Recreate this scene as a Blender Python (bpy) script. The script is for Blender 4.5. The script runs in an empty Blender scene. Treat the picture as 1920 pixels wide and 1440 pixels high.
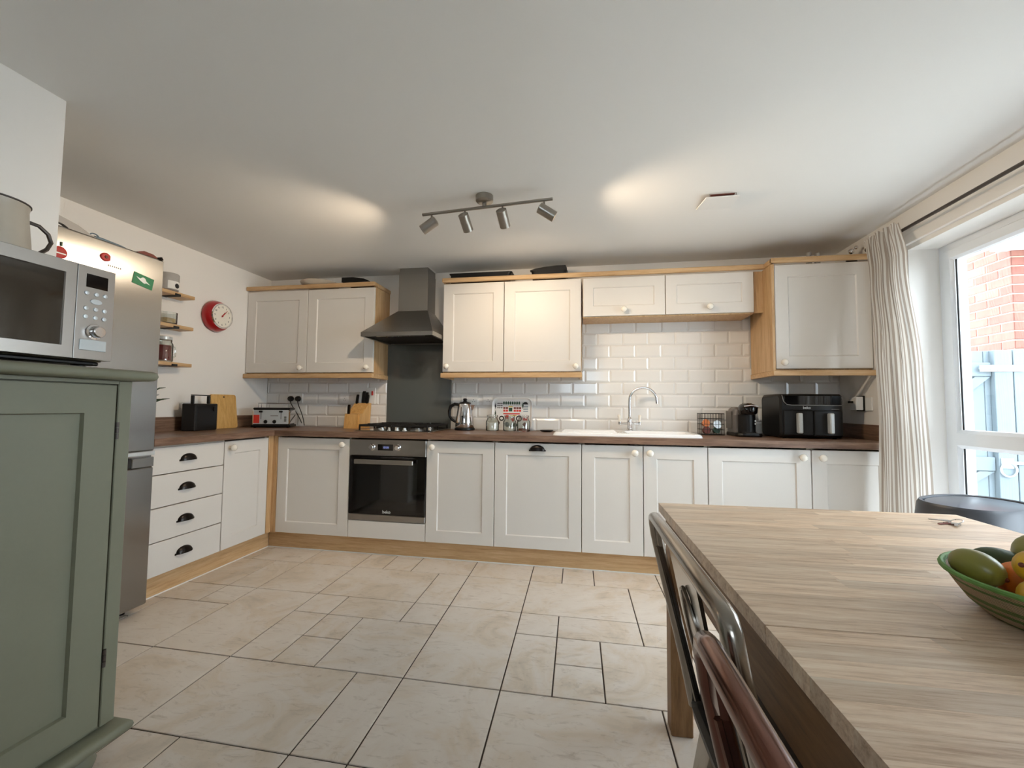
import bpy, bmesh, math, random
from mathutils import Vector, Matrix
random.seed(7)
sc = bpy.context.scene
COL = sc.collection

# ------------------------------------------------------------------ camera
CAM = Vector((2.341, -2.9588, 1.0971)); YAW, PIT, ROL, FPX = 0.17456, 0.05238, 0.00934, 806.59
fw = Vector((-math.sin(YAW)*math.cos(PIT), math.cos(YAW)*math.cos(PIT), math.sin(PIT)))
rt = Vector((math.cos(YAW), math.sin(YAW), 0)); up = rt.cross(fw)
r2 = rt*math.cos(ROL)+up*math.sin(ROL); u2 = -rt*math.sin(ROL)+up*math.cos(ROL)
cd = bpy.data.cameras.new('camera'); cam = bpy.data.objects.new('camera', cd); COL.objects.link(cam)
cd.sensor_width = 36; cd.lens = FPX/1920*36; cd.clip_start = 0.02; cd.clip_end = 200
cam.matrix_world = Matrix(((r2.x, u2.x, -fw.x, CAM.x), (r2.y, u2.y, -fw.y, CAM.y), (r2.z, u2.z, -fw.z, CAM.z), (0, 0, 0, 1)))
sc.camera = cam

# ------------------------------------------------------------------ sky, exposure
w = bpy.data.worlds.new('overcast_sky'); sc.world = w; w.use_nodes = True
bg = w.node_tree.nodes['Background']; bg.inputs[0].default_value = (0.78, 0.885, 1.0, 1); bg.inputs[1].default_value = 16.5
vs = sc.view_settings; vs.view_transform = 'Standard'; vs.look = 'None'; vs.exposure = -0.52; vs.gamma = 1.0; vs.use_curve_mapping = False
SPOT_W = 44.0; SPOT_COL = (1.0, 0.80, 0.57)

# ------------------------------------------------------------------ mesh helpers
class MB:
    def __init__(s, m=None): s.v = []; s.f = []; s.sm = []; s.m = m; s.uv = None
    def add(s, vs, fs, smooth=False):
        o = len(s.v)
        s.v += [s.m(*p) if s.m else tuple(p) for p in vs]
        s.f += [tuple(i+o for i in f) for f in fs]; s.sm += [smooth]*len(fs); return s
    def box(s, x0, x1, y0, y1, z0, z1, b=0.0):
        if x0 > x1: x0, x1 = x1, x0
        if y0 > y1: y0, y1 = y1, y0
        if z0 > z1: z0, z1 = z1, z0
        if b <= 0:
            vs = [(x, y, z) for x in (x0, x1) for y in (y0, y1) for z in (z0, z1)]
            return s.add(vs, [(0, 1, 3, 2), (4, 6, 7, 5), (0, 4, 5, 1), (2, 3, 7, 6), (0, 2, 6, 4), (1, 5, 7, 3)])
        b = min(b, (x1-x0)*.45, (y1-y0)*.45, (z1-z0)*.45)
        X = (x0, x1); Y = (y0, y1); Z = (z0, z1); vs = []; ix = {}
        for i in (0, 1):
            for j in (0, 1):
                for k in (0, 1):
                    xi = X[i]+(b if i == 0 else -b); yi = Y[j]+(b if j == 0 else -b); zi = Z[k]+(b if k == 0 else -b)
                    for a, p in enumerate(((X[i], yi, zi), (xi, Y[j], zi), (xi, yi, Z[k]))):
                        ix[(i, j, k, a)] = len(vs); vs.append(p)
        g = lambda i, j, k, a: ix[(i, j, k, a)]; fs = []
        for i in (0, 1):
            fs.append((g(i,0,0,0), g(i,0,1,0), g(i,1,1,0), g(i,1,0,0)))
            fs.append((g(0,i,0,1), g(0,i,1,1), g(1,i,1,1), g(1,i,0,1)))
            fs.append((g(0,0,i,2), g(0,1,i,2), g(1,1,i,2), g(1,0,i,2)))
            for j in (0, 1):
                fs.append((g(0,i,j,1), g(1,i,j,1), g(1,i,j,2), g(0,i,j,2)))
                fs.append((g(i,0,j,0), g(i,1,j,0), g(i,1,j,2), g(i,0,j,2)))
                fs.append((g(i,j,0,0), g(i,j,1,0), g(i,j,1,1), g(i,j,0,1)))
                for k in (0, 1): fs.append((g(i,j,k,0), g(i,j,k,1), g(i,j,k,2)))
        return s.add(vs, fs)
    def loft(s, loops, cap0=True, cap1=True, closed=False, smooth=False):
        n = len(loops[0]); vs = [p for l in loops for p in l]; fs = []
        m = len(loops)
        for a in range(m if closed else m-1):
            b = (a+1) % m
            for i in range(n):
                j = (i+1) % n; fs.append((a*n+i, a*n+j, b*n+j, b*n+i))
        s.add(vs, fs, smooth)
        if not closed:
            o = len(s.v)-len(vs)
            if cap0: s.f.append(tuple(o+i for i in range(n))); s.sm.append(False)
            if cap1: s.f.append(tuple(o+(m-1)*n+i for i in range(n))); s.sm.append(False)
        return s
    def tube(s, pts, r, n=8, closed=False, caps=True):
        P = [Vector(p) for p in pts]; m = len(P)
        R = r if isinstance(r, (list, tuple)) else [r]*m
        loops = []; prev = None
        for i in range(m):
            if closed: t = P[(i+1) % m]-P[i-1]
            else: t = P[min(i+1, m-1)]-P[max(i-1, 0)]
            t.normalize()
            if prev is None:
                a = Vector((0, 0, 1)) if abs(t.z) < .9 else Vector((1, 0, 0)); nn = a-t*a.dot(t)
            else: nn = prev-t*prev.dot(t)
            nn.normalize(); prev = nn; bb = t.cross(nn)
            loops.append([tuple(P[i]+(nn*math.cos(2*math.pi*k/n)+bb*math.sin(2*math.pi*k/n))*R[i]) for k in range(n)])
        return s.loft(loops, caps, caps, closed, True)
    def lathe(s, prof, c, axis=(0, 0, 1), n=20, cap0=True, cap1=True, sx=1.0, sy=1.0, ph=0.0):
        ax = Vector(axis).normalized(); a = Vector((1, 0, 0)) if abs(ax.x) < .9 else Vector((0, 0, 1))
        e1 = (a-ax*a.dot(ax)).normalized(); e2 = ax.cross(e1); c = Vector(c); loops = []
        for r, h in prof:
            r = max(r, 1e-5)
            loops.append([tuple(c+ax*h+e1*(r*sx*math.cos(ph+2*math.pi*k/n))+e2*(r*sy*math.sin(ph+2*math.pi*k/n))) for k in range(n)])
        return s.loft(loops, cap0, cap1, False, True)
    def cyl(s, p0, p1, r0, r1=None, n=16):
        p0 = Vector(p0); p1 = Vector(p1); d = p1-p0
        return s.lathe([(r0, 0), (r1 if r1 is not None else r0, d.length)], p0, d, n)
    def ell(s, c, rx, ry, rz, n=16, m=10, rot=None, pw=1.0):
        vs = []; fs = []; c = Vector(c)
        for j in range(m+1):
            t = math.pi*j/m
            for i in range(n):
                p = Vector((rx*math.sin(t)*math.cos(2*math.pi*i/n), ry*math.sin(t)*math.sin(2*math.pi*i/n), rz*math.cos(t)))
                if rot: p = rot @ p
                vs.append(tuple(c+p))
        for j in range(m):
            for i in range(n): fs.append((j*n+i, j*n+(i+1) % n, (j+1)*n+(i+1) % n, (j+1)*n+i))
        return s.add(vs, fs, True)
    def prism(s, poly, axis, a0, a1):
        def P(p, a):
            return {'x': (a, p[0], p[1]), 'y': (p[0], a, p[1]), 'z': (p[0], p[1], a)}[axis]
        return s.loft([[P(p, a0) for p in poly], [P(p, a1) for p in poly]])
    def ring(s, rects, closed=True):
        # rects: (u0,u1,z0,z1,d) loops of rectangles, mapped as (u,d,z)
        loops = [[(u0, d, z0), (u1, d, z0), (u1, d, z1), (u0, d, z1)] for u0, u1, z0, z1, d in rects]
        return s.loft(loops, closed=closed)

def rrect(x0, x1, y0, y1, r, n=5):
    pts = []
    for cx, cy, a in ((x1-r, y1-r, 0), (x0+r, y1-r, 90), (x0+r, y0+r, 180), (x1-r, y0+r, 270)):
        for k in range(n+1):
            t = math.radians(a+90*k/n); pts.append((cx+r*math.cos(t), cy+r*math.sin(t)))
    return pts

OFF = {}
def mesh_of(mb, name, off=(0, 0, 0)):
    me = bpy.data.meshes.new(name)
    me.from_pydata([(p[0]-off[0], p[1]-off[1], p[2]-off[2]) for p in mb.v], [], mb.f)
    me.polygons.foreach_set('use_smooth', mb.sm)
    if mb.uv:
        ul = me.uv_layers.new(name='UVMap')
        for lp in me.loops: ul.data[lp.index].uv = mb.uv[lp.vertex_index]
    bm = bmesh.new(); bm.from_mesh(me); bmesh.ops.recalc_face_normals(bm, faces=bm.faces); bm.to_mesh(me); bm.free()
    if any(mb.sm):
        try: me.set_sharp_from_angle(angle=math.radians(42))
        except Exception: pass
    me.update(); return me
def link(name, me, mat, parent=None, off=(0, 0, 0), loc=None):
    o = bpy.data.objects.new(name, me); COL.objects.link(o)
    if mat and me and not me.materials: me.materials.append(mat)
    if parent is not None: o.parent = parent
    o.location = loc if loc is not None else (off if parent is None else (0, 0, 0))
    OFF[o.name] = tuple(off); return o
def tag(o, label, cat, group=None, kind=None):
    if label: o['label'] = label
    if cat: o['category'] = cat
    if group: o['group'] = group
    if kind: o['kind'] = kind
    return o
def thing(name, label, cat, loc=(0, 0, 0), group=None, rotz=0.0):
    o = bpy.data.objects.new(name, None); COL.objects.link(o); o.location = loc; o.rotation_euler = (0, 0, rotz)
    o.empty_display_size = .05; OFF[o.name] = tuple(loc); return tag(o, label, cat, group)
def part(name, mb, mat, parent, label=None):
    off = OFF[parent.name]; o = link(name, mesh_of(mb, name, off), mat, parent, off)
    if label: o['label'] = label
    return o
def base_of(mb):
    xs = [p[0] for p in mb.v]; ys = [p[1] for p in mb.v]; zs = [p[2] for p in mb.v]
    return ((min(xs)+max(xs))/2, (min(ys)+max(ys))/2, min(zs))
def solo(name, mb, mat, label, cat, group=None):
    off = base_of(mb); return tag(link(name, mesh_of(mb, name, off), mat, None, off), label, cat, group)
def struct(name, mb, mat):
    o = link(name, mesh_of(mb, name), mat); o['kind'] = 'structure'; return o

# ------------------------------------------------------------------ materials
def C(r, g, b):
    f = lambda c: (c/255/12.92) if c/255 <= .04045 else ((c/255+.055)/1.055)**2.4
    return (f(r), f(g), f(b), 1)
def base(name):
    m = bpy.data.materials.new(name); m.use_nodes = True; nt = m.node_tree
    return m, nt, nt.nodes['Principled BSDF']
def N(nt, t, **k):
    n = nt.nodes.new(t)
    for a, b in k.items():
        if a in n.inputs: n.inputs[a].default_value = b
        else: setattr(n, a, b)
    return n
def coords(nt, scale=(1, 1, 1), rand=False, src='Object'):
    tc = N(nt, 'ShaderNodeTexCoord'); mp = N(nt, 'ShaderNodeMapping'); mp.inputs['Scale'].default_value = scale
    nt.links.new(tc.outputs[src], mp.inputs['Vector'])
    if rand:
        oi = N(nt, 'ShaderNodeObjectInfo'); mu = N(nt, 'ShaderNodeVectorMath', operation='SCALE')
        cb = N(nt, 'ShaderNodeCombineXYZ'); cb.inputs[0].default_value = 7.1; cb.inputs[1].default_value = 13.3; cb.inputs[2].default_value = 3.7
        nt.links.new(cb.outputs[0], mu.inputs[0]); nt.links.new(oi.outputs['Random'], mu.inputs['Scale'])
        nt.links.new(mu.outputs[0], mp.inputs['Location'])
    return mp.outputs[0]
def plain(name, col, rough=.5, metal=0., noise=0.0, nscale=30., bump=0.0, bscale=200., spec=.5, coat=0.):
    m, nt, b = base(name); b.inputs['Base Color'].default_value = col; b.inputs['Roughness'].default_value = rough
    b.inputs['Metallic'].default_value = metal; b.inputs['Specular IOR Level'].default_value = spec
    if coat: b.inputs['Coat Weight'].default_value = coat; b.inputs['Coat Roughness'].default_value = .08
    if noise:
        v = coords(nt); n = N(nt, 'ShaderNodeTexNoise', Scale=nscale, Detail=4.0); nt.links.new(v, n.inputs['Vector'])
        mx = N(nt, 'ShaderNodeMix', data_type='RGBA'); mx.inputs[6].default_value = tuple(c*(1-noise) for c in col[:3])+(1,); mx.inputs[7].default_value = tuple(min(1, c*(1+noise)) for c in col[:3])+(1,)
        nt.links.new(n.outputs[0], mx.inputs[0]); nt.links.new(mx.outputs[2], b.inputs['Base Color'])
    if bump:
        v = coords(nt); n = N(nt, 'ShaderNodeTexNoise', Scale=bscale, Detail=3.0); nt.links.new(v, n.inputs['Vector'])
        bp = N(nt, 'ShaderNodeBump'); bp.inputs['Strength'].default_value = bump; bp.inputs['Distance'].default_value = .002
        nt.links.new(n.outputs[0], bp.inputs['Height']); nt.links.new(bp.outputs[0], b.inputs['Normal'])
    return m
def wood(name, c1, c2, c3, scale=(1, 12, 12), rough=.45, rand=False, fine=6.0, bump=.1, vary=0.0):
    m, nt, b = base(name); v = coords(nt, scale, rand)
    n1 = N(nt, 'ShaderNodeTexNoise', Scale=2.2, Detail=6.0, Roughness=.6, Distortion=.6); nt.links.new(v, n1.inputs['Vector'])
    n2 = N(nt, 'ShaderNodeTexNoise', Scale=fine, Detail=8.0, Roughness=.75); nt.links.new(v, n2.inputs['Vector'])
    ad = N(nt, 'ShaderNodeMath', operation='MULTIPLY_ADD'); ad.inputs[1].default_value = .55
    nt.links.new(n2.outputs[0], ad.inputs[0]); 
    ml = N(nt, 'ShaderNodeMath', operation='MULTIPLY'); ml.inputs[1].default_value = .45; nt.links.new(n1.outputs[0], ml.inputs[0]); nt.links.new(ml.outputs[0], ad.inputs[2])
    cr = N(nt, 'ShaderNodeValToRGB'); cr.color_ramp.elements[0].position = .36; cr.color_ramp.elements[0].color = c1
    cr.color_ramp.elements[1].position = .64; cr.color_ramp.elements[1].color = c3; e = cr.color_ramp.elements.new(.5); e.color = c2
    nt.links.new(ad.outputs[0], cr.inputs[0]); out = cr.outputs[0]
    if vary:
        oi = N(nt, 'ShaderNodeObjectInfo'); hs = N(nt, 'ShaderNodeHueSaturation'); mr = N(nt, 'ShaderNodeMapRange')
        mr.inputs['To Min'].default_value = 1-vary; mr.inputs['To Max'].default_value = 1+vary
        nt.links.new(oi.outputs['Random'], mr.inputs['Value']); nt.links.new(mr.outputs[0], hs.inputs['Value']); nt.links.new(out, hs.inputs['Color']); out = hs.outputs[0]
    nt.links.new(out, b.inputs['Base Color']); b.inputs['Roughness'].default_value = rough
    bp = N(nt, 'ShaderNodeBump'); bp.inputs['Strength'].default_value = bump; bp.inputs['Distance'].default_value = .001
    nt.links.new(n2.outputs[0], bp.inputs['Height']); nt.links.new(bp.outputs[0], b.inputs['Normal'])
    return m
def stone(name):
    m, nt, b = base(name); v = coords(nt, (1, 1, 1), True)
    n1 = N(nt, 'ShaderNodeTexNoise', Scale=3.2, Detail=6.0, Roughness=.62, Distortion=1.4); nt.links.new(v, n1.inputs['Vector'])
    cr = N(nt, 'ShaderNodeValToRGB'); E_ = cr.color_ramp.elements
    E_[0].position = .25; E_[0].color = C(190, 178, 163); E_[1].position = .78; E_[1].color = C(228, 219, 208)
    e = E_.new(.42); e.color = C(214, 199, 181); e = E_.new(.52); e.color = C(219, 208, 196)
    nt.links.new(n1.outputs[0], cr.inputs[0])
    v2 = coords(nt, (1.5, 4.5, 1), True)
    n2 = N(nt, 'ShaderNodeTexNoise', Scale=5.0, Detail=9.0, Roughness=.7, Distortion=2.2); nt.links.new(v2, n2.inputs['Vector'])
    c2 = N(nt, 'ShaderNodeValToRGB'); c2.color_ramp.elements[0].position = .30; c2.color_ramp.elements[0].color = C(170, 152, 130)
    c2.color_ramp.elements[1].position = .46; c2.color_ramp.elements[1].color = (1, 1, 1, 1)
    nt.links.new(n2.outputs[0], c2.inputs[0])
    mx = N(nt, 'ShaderNodeMix', data_type='RGBA', blend_type='MULTIPLY'); mx.inputs[0].default_value = .42
    nt.links.new(cr.outputs[0], mx.inputs[6]); nt.links.new(c2.outputs[0], mx.inputs[7]); nt.links.new(mx.outputs[2], b.inputs['Base Color'])
    b.inputs['Roughness'].default_value = .36; return m
def steel(name, col, rough=.32, axis=(1, 1, 60)):
    m, nt, b = base(name); v = coords(nt, axis); n = N(nt, 'ShaderNodeTexNoise', Scale=8.0, Detail=4.0); nt.links.new(v, n.inputs['Vector'])
    mr = N(nt, 'ShaderNodeMapRange'); mr.inputs['To Min'].default_value = rough-.02; mr.inputs['To Max'].default_value = rough+.03
    nt.links.new(n.outputs[0], mr.inputs['Value']); nt.links.new(mr.outputs[0], b.inputs['Roughness'])
    b.inputs['Base Color'].default_value = col; b.inputs['Metallic'].default_value = 1.0; return m
def glass(name, tint=(1, 1, 1, 1), refl=.08, rough=.02):
    m = bpy.data.materials.new(name); m.use_nodes = True; nt = m.node_tree; nt.nodes.clear()
    o = N(nt, 'ShaderNodeOutputMaterial'); t = N(nt, 'ShaderNodeBsdfTransparent'); t.inputs[0].default_value = tint
    g = N(nt, 'ShaderNodeBsdfGlossy'); g.inputs['Roughness'].default_value = rough
    lw = N(nt, 'ShaderNodeLayerWeight'); lw.inputs[0].default_value = .12; ad = N(nt, 'ShaderNodeMath', operation='ADD'); ad.inputs[1].default_value = refl; ad.use_clamp = True
    nt.links.new(lw.outputs['Fresnel'], ad.inputs[0]); mx = N(nt, 'ShaderNodeMixShader'); nt.links.new(ad.outputs[0], mx.inputs[0])
    nt.links.new(t.outputs[0], mx.inputs[1]); nt.links.new(g.outputs[0], mx.inputs[2]); nt.links.new(mx.outputs[0], o.inputs[0]); return m
def emis(name, col, s):
    m, nt, b = base(name); b.inputs['Base Color'].default_value = col; b.inputs['Emission Color'].default_value = col; b.inputs['Emission Strength'].default_value = s; return m
def curtain_mat(name):
    m, nt, b = base(name); tc = N(nt, 'ShaderNodeTexCoord'); sx = N(nt, 'ShaderNodeSeparateXYZ'); nt.links.new(tc.outputs['UV'], sx.inputs[0])
    mu = N(nt, 'ShaderNodeMath', operation='MULTIPLY'); mu.inputs[1].default_value = 46; nt.links.new(sx.outputs[0], mu.inputs[0])
    fr = N(nt, 'ShaderNodeMath', operation='FRACT'); nt.links.new(mu.outputs[0], fr.inputs[0])
    gt = N(nt, 'ShaderNodeMath', operation='GREATER_THAN'); gt.inputs[1].default_value = .52; nt.links.new(fr.outputs[0], gt.inputs[0])
    mx = N(nt, 'ShaderNodeMix', data_type='RGBA'); mx.inputs[6].default_value = C(240, 237, 232); mx.inputs[7].default_value = C(186, 174, 162); nt.links.new(gt.outputs[0], mx.inputs[0])
    b.inputs['Roughness'].default_value = .9; nt.links.new(mx.outputs[2], b.inputs['Base Color'])
    tr = N(nt, 'ShaderNodeBsdfTranslucent'); nt.links.new(mx.outputs[2], tr.inputs[0]); ms = N(nt, 'ShaderNodeMixShader'); ms.inputs[0].default_value = .35
    nt.links.new(b.outputs[0], ms.inputs[1]); nt.links.new(tr.outputs[0], ms.inputs[2]); nt.links.new(ms.outputs[0], nt.nodes['Material Output'].inputs[0]); return m
def brick_mat(name):
    m, nt, b = base(name); oi = N(nt, 'ShaderNodeObjectInfo'); cr = N(nt, 'ShaderNodeValToRGB'); E_ = cr.color_ramp.elements
    E_[0].color = C(136, 80, 68); E_[1].color = C(162, 106, 90); e = E_.new(.5); e.color = C(148, 90, 76); nt.links.new(oi.outputs['Random'], cr.inputs[0])
    v = coords(nt, (1, 1, 1), True); n = N(nt, 'ShaderNodeTexNoise', Scale=25., Detail=5.0); nt.links.new(v, n.inputs['Vector'])
    mx = N(nt, 'ShaderNodeMix', data_type='RGBA', blend_type='MULTIPLY'); mx.inputs[0].default_value = .5; nt.links.new(cr.outputs[0], mx.inputs[6]); nt.links.new(n.outputs[0], mx.inputs[7])
    gm = N(nt, 'ShaderNodeGamma'); nt.links.new(mx.outputs[2], gm.inputs[0]); gm.inputs[1].default_value = .9
    nt.links.new(gm.outputs[0], b.inputs['Base Color']); b.inputs['Roughness'].default_value = .9; return m
def basket_mat(name):
    m, nt, b = base(name); tc = N(nt, 'ShaderNodeTexCoord'); sx = N(nt, 'ShaderNodeSeparateXYZ'); nt.links.new(tc.outputs['UV'], sx.inputs[0])
    cr = N(nt, 'ShaderNodeValToRGB'); cr.color_ramp.interpolation = 'CONSTANT'; E_ = cr.color_ramp.elements
    seq = [(0, C(110, 140, 70)), (.10, C(196, 168, 132)), (.26, C(110, 134, 66)), (.34, C(188, 160, 122)), (.42, C(112, 130, 64)), (.52, C(196, 168, 132)), (.74, C(104, 130, 62)), (.80, C(200, 172, 134)), (.90, C(96, 146, 64))]
    E_[0].position = 0; E_[0].color = seq[0][1]; E_[1].position = seq[1][0]; E_[1].color = seq[1][1]
    for p, c in seq[2:]: e = E_.new(p); e.color = c
    nt.links.new(sx.outputs[1], cr.inputs[0])
    cb = N(nt, 'ShaderNodeCombineXYZ'); a = N(nt, 'ShaderNodeMath', operation='MULTIPLY'); a.inputs[1].default_value = 120; nt.links.new(sx.outputs[0], a.inputs[0]); nt.links.new(a.outputs[0], cb.inputs[0])
    a2 = N(nt, 'ShaderNodeMath', operation='MULTIPLY'); a2.inputs[1].default_value = 40; nt.links.new(sx.outputs[1], a2.inputs[0]); nt.links.new(a2.outputs[0], cb.inputs[1])
    wv = N(nt, 'ShaderNodeTexWave', bands_direction='DIAGONAL'); wv.inputs['Scale'].default_value = .35; nt.links.new(cb.outputs[0], wv.inputs['Vector'])
    mx = N(nt, 'ShaderNodeMix', data_type='RGBA', blend_type='MULTIPLY'); mx.inputs[0].default_value = .7; nt.links.new(cr.outputs[0], mx.inputs[6]); nt.links.new(wv.outputs[0], mx.inputs[7])
    nt.links.new(mx.outputs[2], b.inputs['Base Color']); b.inputs['Roughness'].default_value = .7
    bp = N(nt, 'ShaderNodeBump'); bp.inputs['Strength'].default_value = .6; bp.inputs['Distance'].default_value = .003; nt.links.new(wv.outputs[0], bp.inputs['Height']); nt.links.new(bp.outputs[0], b.inputs['Normal']); return m

M = {}
M['wall'] = plain('wall_paint', C(241, 237, 231), .85, bump=.08, bscale=120.)
M['ceil'] = plain('ceiling_paint', C(238, 237, 234), .9, bump=.05, bscale=90.)
M['grout'] = plain('dark_grout', C(72, 61, 52), .9)
M['grout_w'] = plain('white_grout', C(214, 210, 204), .85)
M['stone'] = stone('stone_tile')
M['tile'] = plain('glazed_tile', C(234, 232, 228), .12, spec=.5)
M['cream'] = plain('cream_door_paint', C(222, 217, 210), .42, bump=.06, bscale=160.)
M['carc'] = plain('cabinet_carcass', C(206, 196, 180), .6)
M['oakv'] = wood('light_oak_upright', C(176, 137, 92), C(202, 165, 120), C(216, 184, 142), (14, 14, 1.0), .45)
M['oakx'] = wood('light_oak', C(176, 137, 92), C(202, 165, 120), C(216, 184, 142), (1.0, 14, 14), .45)
M['oaky'] = wood('light_oak_along', C(176, 137, 92), C(202, 165, 120), C(216, 184, 142), (14, 1.0, 14), .45)
M['topx'] = wood('walnut_worktop', C(84, 62, 48), C(124, 96, 78), C(152, 124, 104), (1.0, 14, 14), .38, fine=5.)
M['topy'] = wood('walnut_worktop_along', C(84, 62, 48), C(124, 96, 78), C(152, 124, 104), (14, 1.0, 14), .38, fine=5.)
M['table'] = wood('oak_stave', C(178, 146, 116), C(217, 191, 163), C(233, 215, 192), (1.6, 22, 22), .40, rand=True, fine=7., vary=.15)
M['tablelg'] = wood('oak_frame', C(96, 68, 42), C(126, 92, 60), C(148, 112, 76), (14, 1.2, 14), .5)
M['tableleg'] = wood('oak_leg', C(104, 74, 44), C(136, 100, 64), C(156, 118, 80), (14, 14, 1.0), .5)
M['bamboo'] = wood('bamboo', C(196, 146, 78), C(220, 174, 102), C(232, 192, 126), (22, 22, 1.0), .45)
M['beech'] = wood('beech_block', C(190, 140, 76), C(212, 164, 98), C(226, 184, 122), (16, 16, 1.2), .45)
M['knob'] = plain('white_ceramic', C(240, 234, 222), .18, coat=.6)
M['bronze'] = plain('dark_bronze', C(46, 42, 40), .3, .85)
M['steel'] = steel('brushed_steel', (.40, .38, .355, 1), .30)
M['steelh'] = steel('brushed_hood_steel', (.34, .33, .31, 1), .30, (60, 60, 1))
M['fridge'] = plain('brushed_fridge_steel', (.32, .315, .305, 1), .24, 1.0, noise=.03, nscale=3.)
def brushed(m, an, rough):
    nt = m.node_tree; b = nt.nodes['Principled BSDF']; tg = N(nt, 'ShaderNodeTangent', direction_type='RADIAL', axis='Z')
    nt.links.new(tg.outputs[0], b.inputs['Tangent']); b.inputs['Anisotropic'].default_value = an
brushed(M['fridge'], .8, .3)
M['chrome'] = plain('chrome', (.82, .82, .84, 1), .08, 1.0)
M['nickel'] = plain('satin_nickel', (.36, .335, .30, 1), .3, 1.0)
M['black'] = plain('black_plastic', C(13, 13, 14), .38, spec=.35)
M['blackg'] = plain('black_gloss', C(10, 10, 12), .06, coat=.3)
M['blackm'] = plain('black_matt', C(26, 25, 25), .7)
M['iron'] = plain('cast_iron', C(18, 18, 19), .5)
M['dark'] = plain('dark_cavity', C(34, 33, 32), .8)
M['ovenglass'] = plain('oven_glass', C(22, 24, 25), .05, coat=.4)
M['splash'] = plain('grey_glass', C(92, 96, 94), .10, coat=.5)
M['white'] = plain('white_plastic', C(236, 235, 232), .4)
M['upvc'] = plain('white_upvc', C(236, 238, 240), .3)
M['ceramic'] = plain('white_sink_ceramic', C(242, 243, 244), .15, coat=.5)
M['seal'] = plain('white_sealant', C(240, 238, 234), .5)
M['mwglass'] = plain('microwave_glass', C(64, 60, 54), .05, .55, coat=1.0)
M['green'] = plain('sage_green_paint', C(120, 120, 101), .5, noise=.03, nscale=60., bump=.12, bscale=90.)
M['pane'] = glass('window_glass', (.97, .985, .98, 1), .02)
M['jarg'] = glass('jar_glass', (.93, .95, .94, 1), .10)
M['curtain'] = curtain_mat('striped_curtain')
M['rail'] = plain('curtain_rail_metal', C(92, 86, 82), .4, .9)
M['bin'] = plain('charcoal_bin_plastic', C(70, 72, 78), .38)
M['binlid'] = plain('charcoal_bin_lid', C(88, 92, 102), .3)
M['gun'] = plain('gunmetal', (.30, .27, .235, 1), .22, 1.0, coat=.3)
M['copper'] = plain('dark_copper_metal', (.13, .05, .034, 1), .2, .92, coat=.4)
M['seatblk'] = plain('black_seat', C(16, 15, 15), .5)
M['red'] = plain('red_enamel', C(170, 20, 26), .3, coat=.4)
M['redp'] = plain('red_print', C(214, 60, 46), .5)
M['greenp'] = plain('dark_green_print', C(34, 70, 48), .5)
M['blackp'] = plain('black_print', C(34, 32, 34), .5)
M['bluep'] = plain('grey_blue_print', C(120, 138, 150), .5)
M['face'] = plain('clock_face', C(240, 234, 220), .5)
M['enamel'] = plain('cream_enamel', C(198, 186, 168), .35, noise=.04)
M['stoneware'] = plain('grey_stoneware', C(176, 172, 166), .6, noise=.1, nscale=40.)
M['paper'] = plain('white_paper', C(238, 236, 230), .8)
M['redfood'] = plain('dark_red_content', C(120, 34, 40), .6, noise=.4, nscale=60.)
M['nuts'] = plain('mixed_snack_content', C(196, 168, 120), .7, noise=.4, nscale=90.)
M['salt'] = plain('white_salt', C(238, 236, 230), .9)
M['coffee'] = plain('brown_content', C(110, 62, 40), .8)
M['greencard'] = plain('green_card', C(34, 122, 78), .5)
M['poppy'] = plain('poppy_red', C(178, 32, 26), .5)
M['greymetal'] = plain('grey_utensil', C(150, 148, 146), .45, .2)
M['bluegrip'] = plain('blue_grey_grip', C(112, 130, 142), .5)
M['maroon'] = plain('red_brown_leather', C(112, 52, 40), .6)
M['leaf'] = plain('dark_leaf', C(42, 62, 38), .5)
M['terra'] = plain('pot_clay', C(150, 92, 68), .8)
M['mango'] = plain('green_mango', C(132, 128, 56), .35, noise=.22, nscale=9.)
M['lemon'] = plain('lemon_skin', C(218, 172, 38), .4, bump=.3, bscale=160.)
M['orange'] = plain('orange_skin', C(222, 120, 30), .4, bump=.3, bscale=160.)
M['avo'] = plain('avocado_skin', C(52, 70, 34), .45, bump=.4, bscale=120.)
M['basket'] = basket_mat('woven_basket')
M['brick'] = brick_mat('red_brick')
M['mortar'] = plain('pale_mortar', C(166, 156, 138), .95)
M['gate'] = plain('pale_blue_paint', C(108, 119, 125), .7, noise=.06, nscale=20.)
M['galv'] = plain('galvanised_metal', C(190, 196, 198), .35, .7)
M['pave'] = plain('pale_paving', C(170, 166, 158), .9, noise=.1, nscale=4.)
M['render'] = plain('white_render', C(236, 234, 230), .9)
M['rooftile'] = plain('slate_roof', C(92, 90, 92), .8)
M['display'] = emis('display_glow', (.30, .36, .75, 1), .5)
M['lampon'] = emis('lamp_glow', (1.0, .82, .6, 1), 30.)
M['coffm'] = plain('grey_coffee_side', C(108, 104, 102), .4)
M['silver'] = plain('pale_silver', C(206, 212, 214), .3, .3)
M['yellow'] = plain('yellow_print', C(226, 196, 92), .5)

# ------------------------------------------------------------------ dimensions
DB, DT, W0, CT = .128, .848, .858, .900
UB, UT, CE, YW, XL, XR, UY = 1.366, 2.0815, 2.264, .60, -.606, 4.18, .322
REAR = -4.6

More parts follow.
